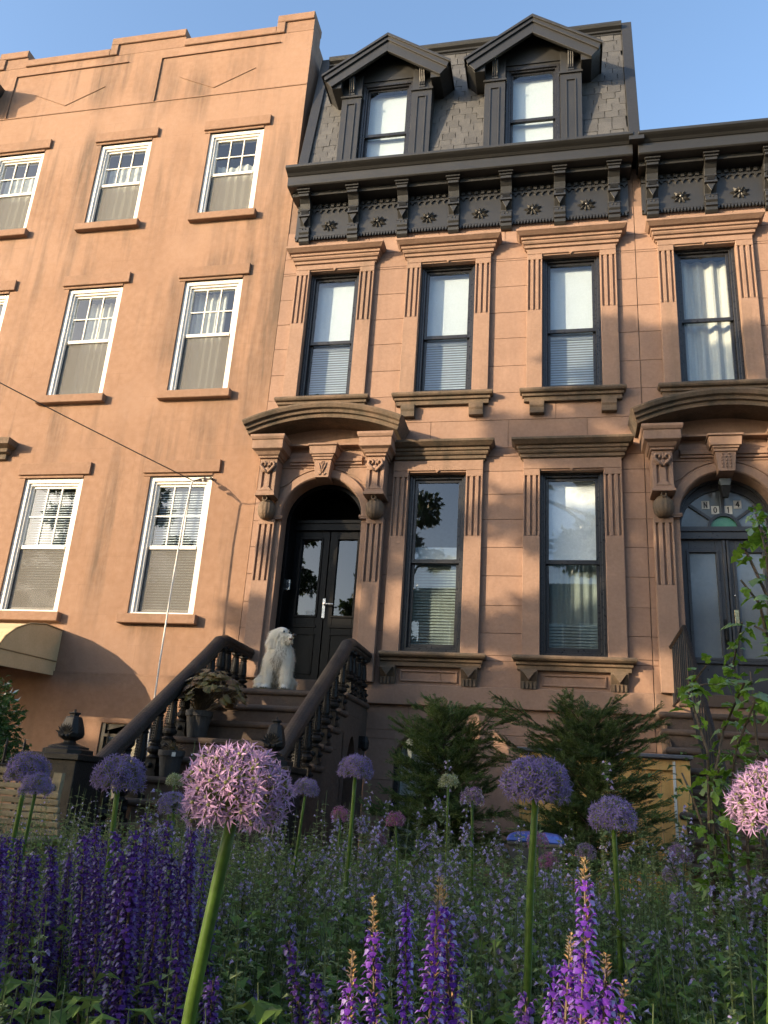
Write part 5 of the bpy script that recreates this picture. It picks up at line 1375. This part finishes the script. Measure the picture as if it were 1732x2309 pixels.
VINE=[
   [(0.456, 3.0, 0.726), (0.45, 3.0, 0.972), (0.43, 3.0, 1.114), (0.466, 3.0, 1.234), (0.49, 3.0, 1.28)],
   [(0.509, 3.0, 0.729), (0.54, 3.0, 0.976), (0.571, 3.0, 1.12), (0.614, 3.0, 1.239)],
   [(0.476, 3.0, 0.834), (0.532, 3.0, 1.061), (0.554, 3.0, 1.178), (0.516, 3.0, 1.243), (0.43, 3.0, 1.236)],
   [(0.619, 3.0, 0.777), (0.619, 3.0, 1.122), (0.598, 3.0, 1.299), (0.582, 3.0, 1.382)],
   [(0.689, 3.0, 0.984), (0.7, 3.0, 1.347), (0.69, 3.0, 1.661), (0.701, 3.0, 1.894)],
   [(0.693, 3.0, 1.272), (0.646, 3.0, 1.469), (0.587, 3.0, 1.547)],
   [(0.705, 3.0, 1.501), (0.649, 3.0, 1.693), (0.602, 3.0, 1.66)],
   [(0.705, 3.0, 1.58), (0.696, 3.0, 1.743), (0.709, 3.0, 1.86)],
   [(0.441, 3.0, 0.698), (0.408, 3.0, 0.83), (0.392, 3.0, 0.912)],
   [(0.576, 3.0, 0.734), (0.603, 3.0, 0.91), (0.581, 3.0, 0.979)],
   [(0.508, 3.0, 0.703), (0.491, 3.0, 0.863), (0.468, 3.0, 0.917)],
   [(0.717, 3.0, 1.302), (0.659, 3.0, 1.361), (0.626, 3.0, 1.391)],
]
# ------------------------------------------------------------------ plant builders
def floret_mesh(name, mats, L, W, spread=1.15, seed=0):
    """six-petalled star on a local +z axis"""
    r = random.Random(seed); mb = MB()
    for k in range(6):
        a = 2*PI*k/6+r.uniform(-.12, .12); t = spread+r.uniform(-.18, .18); l = L*r.uniform(.88, 1.08)
        d = Vector((math.sin(t)*math.cos(a), math.sin(t)*math.sin(a), math.cos(t)))
        up = Vector((-math.cos(t)*math.cos(a), -math.cos(t)*math.sin(a), math.sin(t)))
        mb.cur = 0; mb.leaf((0, 0, 0), d, up, l, W, .25, r.uniform(.0, .35))
        d2 = Vector((.45*math.cos(a+.5), .45*math.sin(a+.5), 1)).normalized()
        w = d2.orthogonal().normalized()*W*.12
        mb.add([-w, w, d2*L*.55], [(0, 1, 2)])
    mb.cur = 1; mb.ball((0, 0, L*.08), L*.16, 6, 4)
    return mb.mesh(name, mats)

def orient(d, roll=0.0):
    return (Vector(d).to_track_quat('Z', 'Y') @ Matrix.Rotation(roll, 3, 'Z').to_quaternion())

def allium(label, c, R, base, nfl, single, petal, seed, group, low=2.15, L=None, flat=1.0):
    r = random.Random(seed); c = Vector(c); b = Vector(base)
    foot = b+(b-c).normalized()*(b.z-.02)/max(.2, (c-b).normalized().z)
    t = thing('allium_flower', tuple(foot), label, 'flower', group)
    rs = R*(.112 if R > .062 and single else .10)+.0003
    bw_ = r.uniform(-.02, .02); pts = [foot+(c-foot)*k/10+Vector((math.sin(k*PI/10)*bw_+r.uniform(-.0008, .0008), 0, 0)) for k in range(11)]
    pts[-1] = c-(c-foot).normalized()*R*.15
    MB().tube(pts, [rs*1.15-.25*rs*k/10 for k in range(11)], 10).build('stem', 'stem_green', t, smooth=True)
    L = L or R*.26
    fls = [floret_mesh('floret', [petal, 'ovary'], L, L*.17, 1.0, seed*10+k) for k in range(3)]
    ped = MB(); one = MB(); dirs = []
    g = PI*(3-math.sqrt(5)); zmin = math.cos(low)
    for i in range(nfl):
        z = 1-(1-zmin)*(i+.5)/nfl; a = i*g+r.uniform(-.22, .22); z += r.uniform(-.05, .05); z = max(-1, min(1, z))
        q = math.sqrt(1-z*z); dirs.append(Vector((q*math.cos(a), q*math.sin(a), z)))
    for i, d in enumerate(dirs):
        rad = R*(r.uniform(.70, 1.0)+.07*noise.noise(d*2.2+Vector((seed, 0, 0))))-L*.35; p = c+Vector((d.x, d.y, d.z*flat))*rad
        ped.tube([c+d*R*.10, c+d*rad*.6+Vector((0, 0, -.003)), p], [R*.014, R*.010, R*.012], 3, caps=False)
        dj = (d+Vector((r.gauss(0, .22), r.gauss(0, .22), r.gauss(0, .22)))).normalized(); ro = r.uniform(0, 2*PI)
        if single:
            o = link(fls[i % 3], 'floret', t, 0, p); o.rotation_mode = 'QUATERNION'; o.rotation_quaternion = orient(dj, ro); s_ = r.uniform(.82, 1.12); o.scale = (s_, s_, s_)
        else:
            qn = orient(dj, ro); me = fls[i % 3]; s_ = r.uniform(.82, 1.12)
            vs = [p+qn @ (v.co*s_) for v in me.vertices]; off = len(one.v); one.v += [tuple(v) for v in vs]
            for pl in me.polygons: one.f.append(tuple(k+off for k in pl.vertices)); one.m.append(pl.material_index)
    tag(ped.build('pedicels', 'ovary', t, fix=False), kind='stuff')
    if not single: link(one.mesh('flower_head', [petal, 'ovary']), 'flower_head', t)
    return t

AG = 'tall globe alliums in the bed'
ALAB = ['largest pink allium globe, sunlit, on a thick green stem, in front of the steps', 'lilac allium globe in shade on a straight stem before the right conifer',
        'lilac allium globe lower down in front of the wooden enclosure', 'violet allium globe in front of the big newel post', 'violet allium at the far left in front of the bench, the higher of two',
        'pale violet allium overlapping the other at the far left, the lower of two', 'allium globe on a bright stem in front of the stoop side wall', 'small violet allium just right of the largest pink globe',
        'small bluish allium just left of the largest pink globe', 'pink allium globe cut off by the right edge of the view']
for i, (c, R, b) in enumerate(ALLIUM):
    big = i in (0, 9)
    if i == 9: R = .066
    allium(ALAB[i], c, R*1.02, b, [298, 280, 240, 250, 220, 180, 210, 170, 170, 270][i], big, 'petal_allium' if big else 'petal_allium_shaded', 31+i, AG,
           low=2.3 if big else 2.0, flat=.88 if i == 0 else .88)
DLAB = ['plum drumstick allium beside the stoop wall', 'plum drumstick allium under the left conifer', 'small plum allium low down beside a blue catmint', 'plum drumstick allium left of the tall lilac globe',
        'magenta drumstick allium right of the tall lilac globe stem', 'dark magenta drumstick allium just below the magenta one', 'lilac drumstick allium above the tan salvia tip', 'purple drumstick allium below the wooden enclosure, upper of two', 'purple drumstick allium below the wooden enclosure, lower of two']
for i, (c, R) in enumerate(DRUMS):
    allium(DLAB[i], c, R, (c[0]+.01, c[1], c[2]-.3), 110, False, 'petal_drum' if i not in (3, 6, 7, 8) else 'petal_drum_lilac', 61+i, 'drumstick alliums', low=2.1, L=R*.28)
for i, (c, R) in enumerate(BUDS):
    allium(['greenish half-open allium in front of the left conifer', 'greenish half-open allium beside the small bluish one'][i], c, R, (c[0], c[1], c[2]-.3), 70, False, 'bud_green', 81+i, 'opening alliums', low=1.9, L=R*.42)

def salvia_mesh(seed, H, Hp, petal, n_tan=True):
    """flower spike, local z up from 0 (foot of the flowers) to H; bare tan calyces above Hp"""
    r = random.Random(seed)
    fl = MB(); ca = MB(); st = MB()
    z = .0
    st.tube([(0, 0, -.02), (.002, 0, H*.5), (0, 0, H)], [.0028, .0022, .0008], 6)
    while z < H:
        open_ = z < Hp
        frac = z/H
        rr_ = .0165*(1-.30*frac*frac)*r.uniform(.85, 1.1) if open_ else .0085*(1-.55*(z-Hp)/(H-Hp+1e-6))+.0015
        a0 = r.uniform(0, PI)
        for k in range(6 if open_ else 5):
            if r.random() < .10: continue
            a = a0+2*PI*k/(6 if open_ else 5)+r.uniform(-.3, .3); d = Vector((math.cos(a), math.sin(a), 0)); t = Vector((-d.y, d.x, 0)); up = Vector((0, 0, 1))
            o = d*.0022+Vector((0, 0, z+r.uniform(-.003, .003)))
            if open_:
                s_ = r.uniform(.7, 1.2); q = r.uniform(.75, 1.1)*rr_
                ca.leaf(o, d*.8+up*.75, up, q*.62, .0044, .35)
                p = o+d*q*.32+up*.0030
                # arched hooded upper lip
                h1 = p+d*q*.30+up*.0058*s_; h2 = p+d*q*.62+up*.0066*s_; h3 = p+d*q*.86+up*.0030*s_
                fl.add([p-t*.0012, p+t*.0012, h1+t*.0022*s_, h1-t*.0022*s_, h2+t*.0018*s_-up*.0012, h2-t*.0018*s_-up*.0012, h3, h2+up*.0006], [(0, 1, 2, 3), (2, 4, 7), (3, 7, 5), (2, 7, 3), (4, 6, 7), (5, 7, 6)])
                # spreading lower lip, drooping
                l1 = p+d*q*.42-up*.0010; l2 = p+d*q*.72-up*(.0060*s_)
                fl.add([p-t*.0012, p+t*.0012, l1+t*.0052*s_, l2+t*.0022*s_, l2-t*.0022*s_, l1-t*.0052*s_, l1+up*.001], [(0, 1, 6), (1, 2, 6), (2, 3, 6), (3, 4, 6), (4, 5, 6), (5, 0, 6)])
            else:
                ca.leaf(o, d*.9+up*(.7+r.uniform(-.3, .3)), up, max(.0035, rr_*.95), .0042, .35)
        z += (.0125 if open_ else .0060)*r.uniform(.8, 1.2)
    return fl.mesh('flowers', petal), ca.mesh('calyces', 'spent' if n_tan else 'calyx_shaded'), st.mesh('flower_stem', 'stem_salvia')
SLAB = ['violet salvia spike with tan tip, left of the close pair at the bottom', 'violet salvia spike with tan tip, right of the close pair at the bottom', 'violet salvia spike with golden tip left of the close pair',
        'tallest violet salvia spike with golden tip at the lower right', 'tan spent salvia spike left of the tall one at the lower right', 'golden spent salvia spike right of the tall one at the lower right', 'short golden spent salvia spike, rightmost at the bottom',
        'violet salvia spike with brown tip low at the bottom, left of the golden one', 'full violet salvia spike at the very bottom of the right cluster']
def salvia(label, tip, pur, bot, petal, seed, tan, group):
    tip, pur, bot = Vector(tip), Vector(pur), Vector(bot); r0 = random.Random(seed+900)
    d = (tip-bot).normalized(); ftz = max(.12, bot.z-.12)
    foot = tip-d*((tip.z-.02)/max(.3, d.z))
    H = .30 if not tan else .26; H = min(H, (tip.z-.15))
    t = thing('salvia_spike', tuple(foot), label, 'flower', group)
    s0 = tip-d*H; fl, ca, st = salvia_mesh(seed, H, max(.02, H-(tip-pur).length), petal, tan)
    q = (d+Vector((r0.uniform(-.05, .05), r0.uniform(-.05, .05), 0))).to_track_quat('Z', 'Y')
    for me, nm in ((fl, 'flowers'), (ca, 'calyces'), (st, 'flower_stem')):
        if not me.vertices: continue
        o = link(me, nm, t, 0, s0)
        if nm != 'flower_stem': o['kind'] = 'stuff'
        o.rotation_mode = 'QUATERNION'; o.rotation_quaternion = q
        if not tan: k_ = .80+.25*r0.random(); o.scale = (k_, k_, 1)
    MB().tube([foot, s0], .0028, 5).build('stalk', 'stem_salvia', t, fix=False)
    lf = MB(); r = random.Random(seed)
    for k in range(6):
        p = foot+(s0-foot)*(.25+.7*k/6); a = r.uniform(0, 2*PI)
        for s_ in (0, PI): lf.leaf(p, (math.cos(a+s_), math.sin(a+s_), .3), (0, 0, 1), .035, .014, .2, .3)
    tag(lf.build('leaves', 'leaf_bed', t, fix=False), kind='stuff')
    return t
for i, (a, b, c) in enumerate(SALVIA):
    salvia(SLAB[i], a, b, c, 'petal_salvia', 200+i, True, 'violet salvia spikes in front')
DSL = ['dark purple salvia spike between the golden one and the close pair', 'dark purple salvia spike low at the bottom left of the golden tips', 'short dark purple salvia spike at the bottom edge left of centre', 'short purple salvia spike left of the tall lilac allium stem', 'dark salvia spike beside the right cluster', 'dark purple salvia right of the thick allium stem']
for i, (a, b, c) in enumerate(SALVIA_DARK):
    salvia(DSL[i] if i < len(DSL) else 'purple salvia spike in the dense shaded stand at lower left', a, b, c, 'petal_salvia_shaded' if (i >= 6 or i % 4) else 'petal_salvia', 300+i, False,
           'dark salvia spikes in front' if i < len(DSL) else 'dark salvia stand at lower left')

# ------------------------------------------------------------------ catmint
def mint_into(fo, fw, st, foot, tip, r, dens=1.0, bloom=.45):
    foot, tip = Vector(foot), Vector(tip); H = (tip-foot).length; d = (tip-foot)/H
    bend = Vector((r.uniform(-.04, .04), r.uniform(-.04, .04), 0))*H*2
    P = lambda t: foot+d*H*t+bend*(t*t-t)
    st.tube([P(k/5) for k in range(6)], [.0028-.0004*k for k in range(6)], 4, caps=False)
    n = int(22*dens)
    for k in range(n):
        t = .10+.88*k/n; p = P(t); a = r.uniform(0, PI)
        l = .034*(1-.72*t)*r.uniform(.8, 1.25)+.006
        for s_ in (0, PI):
            fo.leaf(p, (math.cos(a+s_), math.sin(a+s_), r.uniform(-.1, .5)), (0, 0, 1), l, l*.62, .18, .3)
        if t > .45:
            for q in range(r.choice((4, 6, 8))):
                b = r.uniform(0, 2*PI); dd = Vector((math.cos(b), math.sin(b), r.uniform(-.2, .5))).normalized(); s_ = r.uniform(.8, 1.45)*(1.2-.5*t)
                o = p+Vector((0, 0, r.uniform(-.006, .008)))+dd*.006
                fo.leaf(p, dd, (0, 0, 1), .009*s_, .005, .3)
                if r.random() < (bloom if t < .93 else bloom*.4):
                    e = o+dd*.008*s_; tt = dd.cross(Vector((0, 0, 1))).normalized()*.0046*s_
                    fw.add([o, e+tt+Vector((0, 0, .001)), e+dd*.006*s_-Vector((0, 0, .005*s_)), e-tt+Vector((0, 0, .001)), e+Vector((0, 0, .006*s_))], [(0, 1, 2, 3), (0, 1, 4), (0, 4, 3)])
r_ = random.Random(77)
MLAB = 'tall catmint stem with lavender blue flowers in the middle of the bed'
for i, tp in enumerate(MINT):
    fo, fw, st = MB(), MB(), MB()
    foot = (tp[0]+r_.uniform(-.10, .02), tp[1]+r_.uniform(-.05, .05), .03)
    lab = MLAB
    if i == 0: lab = 'lone catmint stem standing above the largest pink allium, before the dark steps'
    if i == 1: lab = 'catmint stem with pale blue flowers beside the small bluish allium'
    if i == 13: lab = 'single bud stalk rising above the lower lilac allium'
    if i in (14, 15, 16): lab = ['catmint stem leaning before the edge of the wooden enclosure', 'catmint stem below the leafy shrub at the right', 'upright catmint stem in front of the dark railing at the right'][i-14]
    t = thing('catmint_stem', foot, lab, 'flower', 'tall catmint stems' if lab == MLAB else None)
    mint_into(fo, fw, st, foot, tp, r_, 1.5)
    for j in range(3):
        s0 = Vector(foot)+(Vector(tp)-Vector(foot))*(.45+.13*j); a = r_.uniform(0, 2*PI)
        mint_into(fo, fw, st, s0, s0+Vector((math.cos(a)*.07, math.sin(a)*.07, .16-.03*j)), r_, .6)
    tag(fo.build('leaves', 'leaf_mint', t, fix=False), kind='stuff'); tag(fw.build('flowers', 'petal_mint', t, fix=False), kind='stuff'); st.build('stalk', 'stem_thin', t, fix=False)
fo, fw, st = MB(), MB(), MB()
for i in range(860):
    y = 1.15+4.2*r_.random()**1.1; x = r_.uniform(-.74*y-.15, .24*y+.12)
    dens = noise.noise((x*1.1, y*1.1, 4))
    if y < 2.3 and x < -.42*y and r_.random() < .6: continue
    if x > .03*y and dens < 0 and r_.random() < .6: continue
    h = (.50+.26*r_.random()**1.6+.08*dens) if y > 1.7 else .36+.22*r_.random()
    mint_into(fo, fw, st, (x, y, .02), (x+r_.uniform(-.06, .06), y+r_.uniform(-.05, .05), h), r_, 1.0, (.03 if y < 1.7 else .09) if (x < .06*y) else .04)
tag(fo.build('catmint_foliage', 'leaf_mint', fix=False), 'grey green catmint leaves massed through the bed', 'catmint', kind='stuff')
tag(fw.build('catmint_blossom', 'petal_mint', fix=False), 'small lavender blue catmint blossoms massed through the bed', 'catmint', kind='stuff')
tag(st.build('catmint_stalks', 'stem_thin', fix=False), 'thin green stalks massed through the bed', 'catmint', kind='stuff')

# leafy ground layer of the bed
gl = MB(); gs = MB()
for i in range(5800):
    y = .75+5.4*r_.random()**1.25; x = r_.uniform(-.76*y-.3, .26*y+.3)
    h = (.26+.24*r_.random()) if y < 1.6 else (.32+.26*r_.random())
    if y < 1.05: h *= .85
    a = r_.uniform(0, 2*PI); tp = Vector((x+.05*math.cos(a), y+.05*math.sin(a), h)); ft = Vector((x, y, .01))
    if i % 2 == 0: gs.tube([ft, (ft+tp)/2+Vector((.01, 0, 0)), tp], [.0025, .002, .001], 3, caps=False)
    n = 8
    for k in range(n):
        p = ft+(tp-ft)*(.25+.75*k/n); b = r_.uniform(0, 2*PI); l = r_.uniform(.032, .068)*(1.25-.5*k/n)*(1.3 if y < 1.6 else 1.0)
        gl.leaf(p, (math.cos(b), math.sin(b), r_.uniform(-.2, .6)), (r_.uniform(-.3, .3), r_.uniform(-.3, .3), 1), l, l*r_.uniform(.4, .6), .2, .35)
tag(gl.build('bed_foliage', 'leaf_bed', fix=False), 'dense green foliage covering the flower bed', 'foliage', kind='stuff')
tag(gs.build('bed_stalks', 'stem_thin', fix=False), 'fine green stalks in the flower bed foliage', 'foliage', kind='stuff')
gr = MB()
for i in range(260):
    y = 1.0+4.5*r_.random(); x = r_.uniform(-.74*y-.2, .25*y+.2); a = r_.uniform(0, 2*PI); h = r_.uniform(.2, .5); L = Vector((math.cos(a), math.sin(a), 0))
    w = Vector((-L.y, L.x, 0))*.0028; p = Vector((x, y, .02)); m1 = p+L*.05+Vector((0, 0, h*.7)); e = p+L*.16+Vector((0, 0, h))
    gr.add([p-w, p+w, m1+w, m1-w, e], [(0, 1, 2, 3), (3, 2, 4)])
tag(gr.build('grass_blades', 'leaf_bed', fix=False), 'thin grass-like blades among the bed foliage', 'grass', kind='stuff')
# a few broad pale leaves low at the front
for i, (p, d, L, lab) in enumerate((((-.33, .98, .455), (.1, -.2, .5), .075, 'pale broad leaf beside the thick allium stem at the bottom'), ((.09, .98, .50), (.8, -.1, .32), .12, 'long pointed green leaf at the bottom right edge'), ((.10, .99, .49), (-.7, -.2, .25), .09, 'broad folded leaf at the bottom right edge'))):
    mb = MB(); mb.leaf(p, d, (0, -1, .5), L, L*.42, .15, .4)
    o = mb.build('broad_leaf', 'leaf_vine', fix=False); tag(o, lab, 'leaf')

# ------------------------------------------------------------------ leafy shrub at the right
vs = thing('leafy_shrub', (.55, 3.0, 0), 'bright green lobed-leaf shrub in front of the steps of number 14', 'shrub')
LV = []
for v in range(4):
    mb = MB(); o = [(0, 0), (.12, .20), (.30, .16), (.36, .36), (.55, .30), (.62, .16), (.74, .20), (1, 0)]
    pts = o+[(a, -b*(.85+.1*v/3)) for a, b in reversed(o[1:-1])]; L = .068+.008*v
    V = [Vector((0, -.4*L, .010))]+[Vector((b*L, -a*L, .25*L*abs(b)-.25*L*a*a)) for a, b in pts]; k = len(pts)
    mb.add(V, [(0, 1+i, 1+(i+1) % k) for i in range(k)]); LV.append(mb.mesh('leaf', 'leaf_vine'))
r_ = random.Random(12); br = MB(); nl = 0
for si, s_ in enumerate(VINE):
    P = [Vector(p)+Vector((r_.uniform(-.01, .01), r_.uniform(-.12, .12)*k, 0)) for k, p in enumerate(s_)]
    if si not in (5, 6, 7, 11): P = [Vector((P[0].x*.6+.2, P[0].y, .03))]+P
    br.tube(P, [.006-.004*k/len(P) for k in range(len(P))], 6)
    for a, b in zip(P, P[1:]):
        if b.z < .5: continue
        m = max(3, int((b-a).length/.020))
        for k in range(m):
            if r_.random() < .22: continue
            p = a+(b-a)*(k+r_.random())/m; p += Vector((r_.gauss(0, .012), r_.gauss(0, .02), r_.gauss(0, .008)))
            o = link(LV[nl % 4], 'leaf', vs, 0, p); nl += 1
            sc_ = r_.uniform(.40, .90); o.scale = (sc_, sc_, sc_)
            o.rotation_euler = (r_.uniform(-.9, .9), r_.uniform(-.7, .7), r_.uniform(0, 2*PI))
br.build('branches', 'bark', vs, fix=False)
inn_ = MB()
for i in range(480):
    y = 3.3+r_.uniform(-.5, .9); x = .62+r_.gauss(0, .16); z = .25+.75*r_.random()**.8
    b = r_.uniform(0, 2*PI); l = r_.uniform(.03, .055); inn_.leaf((x, y, z), (math.cos(b), math.sin(b), r_.uniform(-.5, .5)), (0, 0, 1), l, l*.6, .2, .3)
inn_.build('inner_foliage', 'leaf_shrub', vs, fix=False)

# ------------------------------------------------------------------ conifers before the house
def conifer(label, x, y, H, W, seed, long_=()):
    c = thing('conifer', (x, y, 0), label, 'conifer', 'conifers in front of the brownstone')
    r = random.Random(seed); MB().tube([(x, y, 0), (x+.02, y, H*.5), (x, y, H*.92)], [.05, .035, .01], 8).build('trunk', 'bark', c)
    fo = MB(); tw = MB()
    def spray(p, d, L, w):
        n = max(5, int(L/.010)); cv = r.uniform(-1.5, 1.5); d = d.normalized(); w = (w-d*w.dot(d)).normalized()
        for k in range(n):
            t = k/n; o = p+d*L*t+w*(.10*L*t*t*cv)+Vector((0, 0, (-.30+.25*t)*L*t)); l = (.050*(1-.55*t))*r.uniform(.6, 1.35)
            for s_ in (-1, 1):
                fo.leaf(o, d*.9+w*s_*r.uniform(.5, 1.1)+Vector((0, 0, r.uniform(-.3, .3))), (r.uniform(-.6, .6), r.uniform(-.6, .6), 1), l, .0105, .35, .2)
        fo.leaf(p+d*L*.9+Vector((0, 0, -.22*L)), d, (0, 0, 1), .05, .010, .3, .2)
    def frond(p, d, L):
        d = Vector(d).normalized(); w = d.cross(Vector((0, 0, 1))).normalized(); n = max(4, int(L/.058))
        for k in range(n):
            t = (k+.5)/n
            if t < .12: continue
            o = p+d*L*t+Vector((0, 0, -.12*L*t*t)); ll = (.13+.30*L*(1-t*.75))*r.uniform(.6, 1.25)
            for s_ in (-1, 1): spray(o, d*.95+w*s_*r.uniform(.35, 1.15)+Vector((0, 0, r.uniform(-.35, .55))), ll*.8, (w+Vector((0, 0, r.uniform(-.7, .7)))))
        spray(p+d*L*.8+Vector((0, 0, -.08*L)), d, .2*L+.08, w)
        tw.tube([p, p+d*L*.5+Vector((0, 0, -.03*L)), p+d*L+Vector((0, 0, -.12*L))], [.006, .004, .001], 4, caps=False)
    for i in range(120):
        t = (i+r.random())/120; z = .25+t*(H-.33); a = i*2.4+r.uniform(-.4, .4)
        L = W*(1.05-.62*t)*r.uniform(.65, 1.12)
        frond(Vector((x, y, z)), (math.cos(a), math.sin(a), .30+.45*t+r.uniform(-.25, .25)), L)
    for d, z, L in long_: frond(Vector((x, y, z)), d, L); frond(Vector((x, y, z))+Vector(d).normalized()*L*.45, Vector(d)+Vector((0, -.2, .25)), L*.5)
    frond(Vector((x, y, H-.35)), (.1, 0, 1), .36)
    fo.build('crown', 'leaf_conifer', c, fix=False); tw.build('twigs', 'bark', c, fix=False)
conifer('dark conifer in front of the left parlour window, the narrower of two', -1.07, 7.8, 1.62, .72, 3, (((.8, -.2, .45), 1.25, .75), ((-.7, -.1, .5), 1.2, .55)))
conifer('broad dark conifer with long side branches in front of the wooden enclosure', .20, 7.5, 1.62, .78, 8, (((-.85, -.15, .35), 1.30, .95), ((.9, -.1, .35), 1.25, .62), ((-.9, .1, .2), 1.1, .9), ((.95, .1, .5), 1.3, .7)))

def leaf_ball(mb, c, r3, n, L, r, shell=.45):
    for i in range(n):
        v = Vector((r.gauss(0, 1), r.gauss(0, 1), r.gauss(0, 1))).normalized(); k = (shell+(1-shell)*r.random()**.6)
        k *= .82+.30*noise.noise(v*2.3+Vector(c)*.7)
        p = Vector((c[0]+v.x*r3[0]*k, c[1]+v.y*r3[1]*k, c[2]+v.z*r3[2]*k))
        d = (v+Vector((r.uniform(-1, 1), r.uniform(-1, 1), r.uniform(-1, .6)))).normalized(); l = L*r.uniform(.7, 1.3)
        mb.leaf(p, d, (r.uniform(-1, 1), r.uniform(-1, 1), r.uniform(-.2, 1)), l, l*.55, .2, .3)
sh = thing('evergreen_shrub', (-5.35, 7.0, 0), 'glossy evergreen shrub at the left edge behind the iron fence', 'shrub')
MB().tube([(-5.35, 7.0, 0), (-5.33, 7.0, 1.0)], [.04, .02], 8).build('trunk', 'bark', sh)
mb = MB(); r_ = random.Random(2); leaf_ball(mb, (-5.45, 7.0, 1.05), (.70, .55, .75), 5200, .065, r_, .2); mb.build('crown', 'leaf_shrub', sh, fix=False)

# ================================================================== ACROSS THE STREET (seen in the glass, casting the shade, or added to block light)
def street_tree(label, x, y, h0, crown, lobes, L, seed, lr=.85, per=560):
    t = thing('street_tree', (x, y, 0), label, 'tree', 'street trees behind the viewer')
    r = random.Random(seed); tr_ = MB(); cz, rx, ry, rz = crown
    tr_.tube([(x, y, -.1), (x+.05, y, h0*.5), (x, y+.05, h0), (x, y, cz+rz*.4)], [.17, .14, .12, .03], 10)
    cr = MB()
    for k in range(lobes):
        a = k*2.4+r.uniform(-.5, .5); u = (k+.5)/lobes; zz = cz+rz*(-.92+1.84*u**1.25); q = math.sqrt(max(.08, 1-((zz-cz)/rz)**2)); rad = math.sqrt(r.uniform(.02, 1))*q
        c = (x+(rx-lr*.5)*rad*math.cos(a), y+(ry-lr*.5)*rad*math.sin(a), zz); s_ = r.uniform(.65, 1.15)*lr*(1.1-.35*u)
        tr_.tube([(x, y, max(h0*.8, zz-rz*.35)), ((x+c[0])/2, (y+c[1])/2, zz-.25), c], [.06, .04, .012], 6, caps=False)
        leaf_ball(cr, c, (s_, s_, s_*.55), int(per*s_*s_/lr/lr), L, r, .05)
    tr_.build('trunk', 'bark', t, fix=False); cr.build('crown', 'leaf_tree', t, fix=False)
TREES = [(-5.4, -5.2, 3.0, (8.2, 2.0, 1.8, 4.5), 22), (-9.7, -5.0, 2.6, (8.9, 2.1, 1.9, 6.4), 27), (-13.2, -5.0, 2.2, (5.9, 2.2, 1.9, 3.7), 21), (-16.9, -5.2, 2.2, (7.9, 3.3, 2.2, 5.6), 66), (-20.9, -5.0, 2.2, (6.6, 2.0, 1.7, 4.1), 22), (-24.9, -5.0, 1.8, (4.9, 2.9, 1.7, 2.4), 44), (1.4, -3.0, 6.5, (10.4, 4.4, 3.2, 3.0), 24), (10.2, -5.2, 3.5, (8.0, 3.0, 2.4, 5.2), 34), (15.6, -5.2, 3.5, (8.0, 3.2, 2.4, 5.4), 34)]
for i, (x, y, h0, cr_, n) in enumerate(TREES):
    street_tree('street tree behind the viewer, %s' % ['first from the viewer', 'second from the viewer', 'third from the viewer', 'fourth from the viewer', 'fifth from the viewer', 'lowest, added unseen to shade the wall foot', 'tallest, added unseen overhead to dim the bed', 'added unseen at the right to cut skylight', 'last on the right, also added to cut skylight'][i], x, y, h0, cr_, n, .21, 40+i)
hd = thing('shade_hedge', (-1.6, -.6, 0), 'unseen low hedge added beside the viewer to shade the bed', 'hedge')  # added out of view to keep sun off the low foliage
mb = MB(); r_ = random.Random(9)
for k in range(7): leaf_ball(mb, (-2.7+.36*k, -.55, .62), (.34, .3, .42), 520, .05, r_, .2)
mb.build('crown', 'leaf_shrub', hd, fix=False)
MB().tube([(-2.6, -.55, 0), (-2.6, -.55, .7)], .03, 6).tube([(-1.6, -.55, 0), (-1.6, -.55, .7)], .03, 6).tube([(-.7, -.55, 0), (-.7, -.55, .7)], .03, 6).build('trunk', 'bark', hd, fix=False)
ts = thing('evergreen_shrub', (-3.3, -.6, 0), 'unseen tall evergreen added left of the viewer to shade the salvia stand', 'shrub')  # added out of view so its shadow covers the left stand
mb = MB(); leaf_ball(mb, (-3.3, -.6, 1.0), (.75, .6, .95), 3200, .06, r_, .2); mb.build('crown', 'leaf_shrub', ts, fix=False)
MB().tube([(-3.3, -.6, 0), (-3.3, -.6, 1.3)], [.05, .02], 8).build('trunk', 'bark', ts, fix=False)
FAR = [(-7.2, 5.6, 11.2), (-1.6, 5.8, 11.5), (4.3, 5.6, 11.1), (10.0, 6.0, 11.7), (16.1, 5.8, 11.3)]
for i, (x, w, h) in enumerate(FAR):
    fh = thing('far_house', (x+w/2, -20, 0), 'brick row house across the street, number %d from the corner' % (i+1) if 0 else 'brick row house across the street, %s from the corner' % ['first', 'second', 'third', 'fourth', 'fifth'][i], 'house', 'houses across the street')
    MB().box(x, x+w-.04, -29, -20, -.1, h).build('wall', 'brick_far', fh)
    MB().box(x-.02, x+w, -20.0, -19.55, h-.5, h+.1).build('cornice', 'black_paint', fh)
    MB().box(x+w*.6, x+w*.6+.7, -24, -23.2, h, h+1.4).build('chimney', 'brick_far', fh)
    for a in range(3):
        for b in range(3):
            xx = x+.7+a*1.7; zz = 1.6+b*3.1
            wd = MB().box(xx, xx+.95, -20.0, -19.96, zz, zz+1.9).build('window', 'white_paint', fh); MB().box(xx+.08, xx+.87, -19.96, -19.95, zz+.08, zz+1.82).build('pane', 'glass_frost', wd)
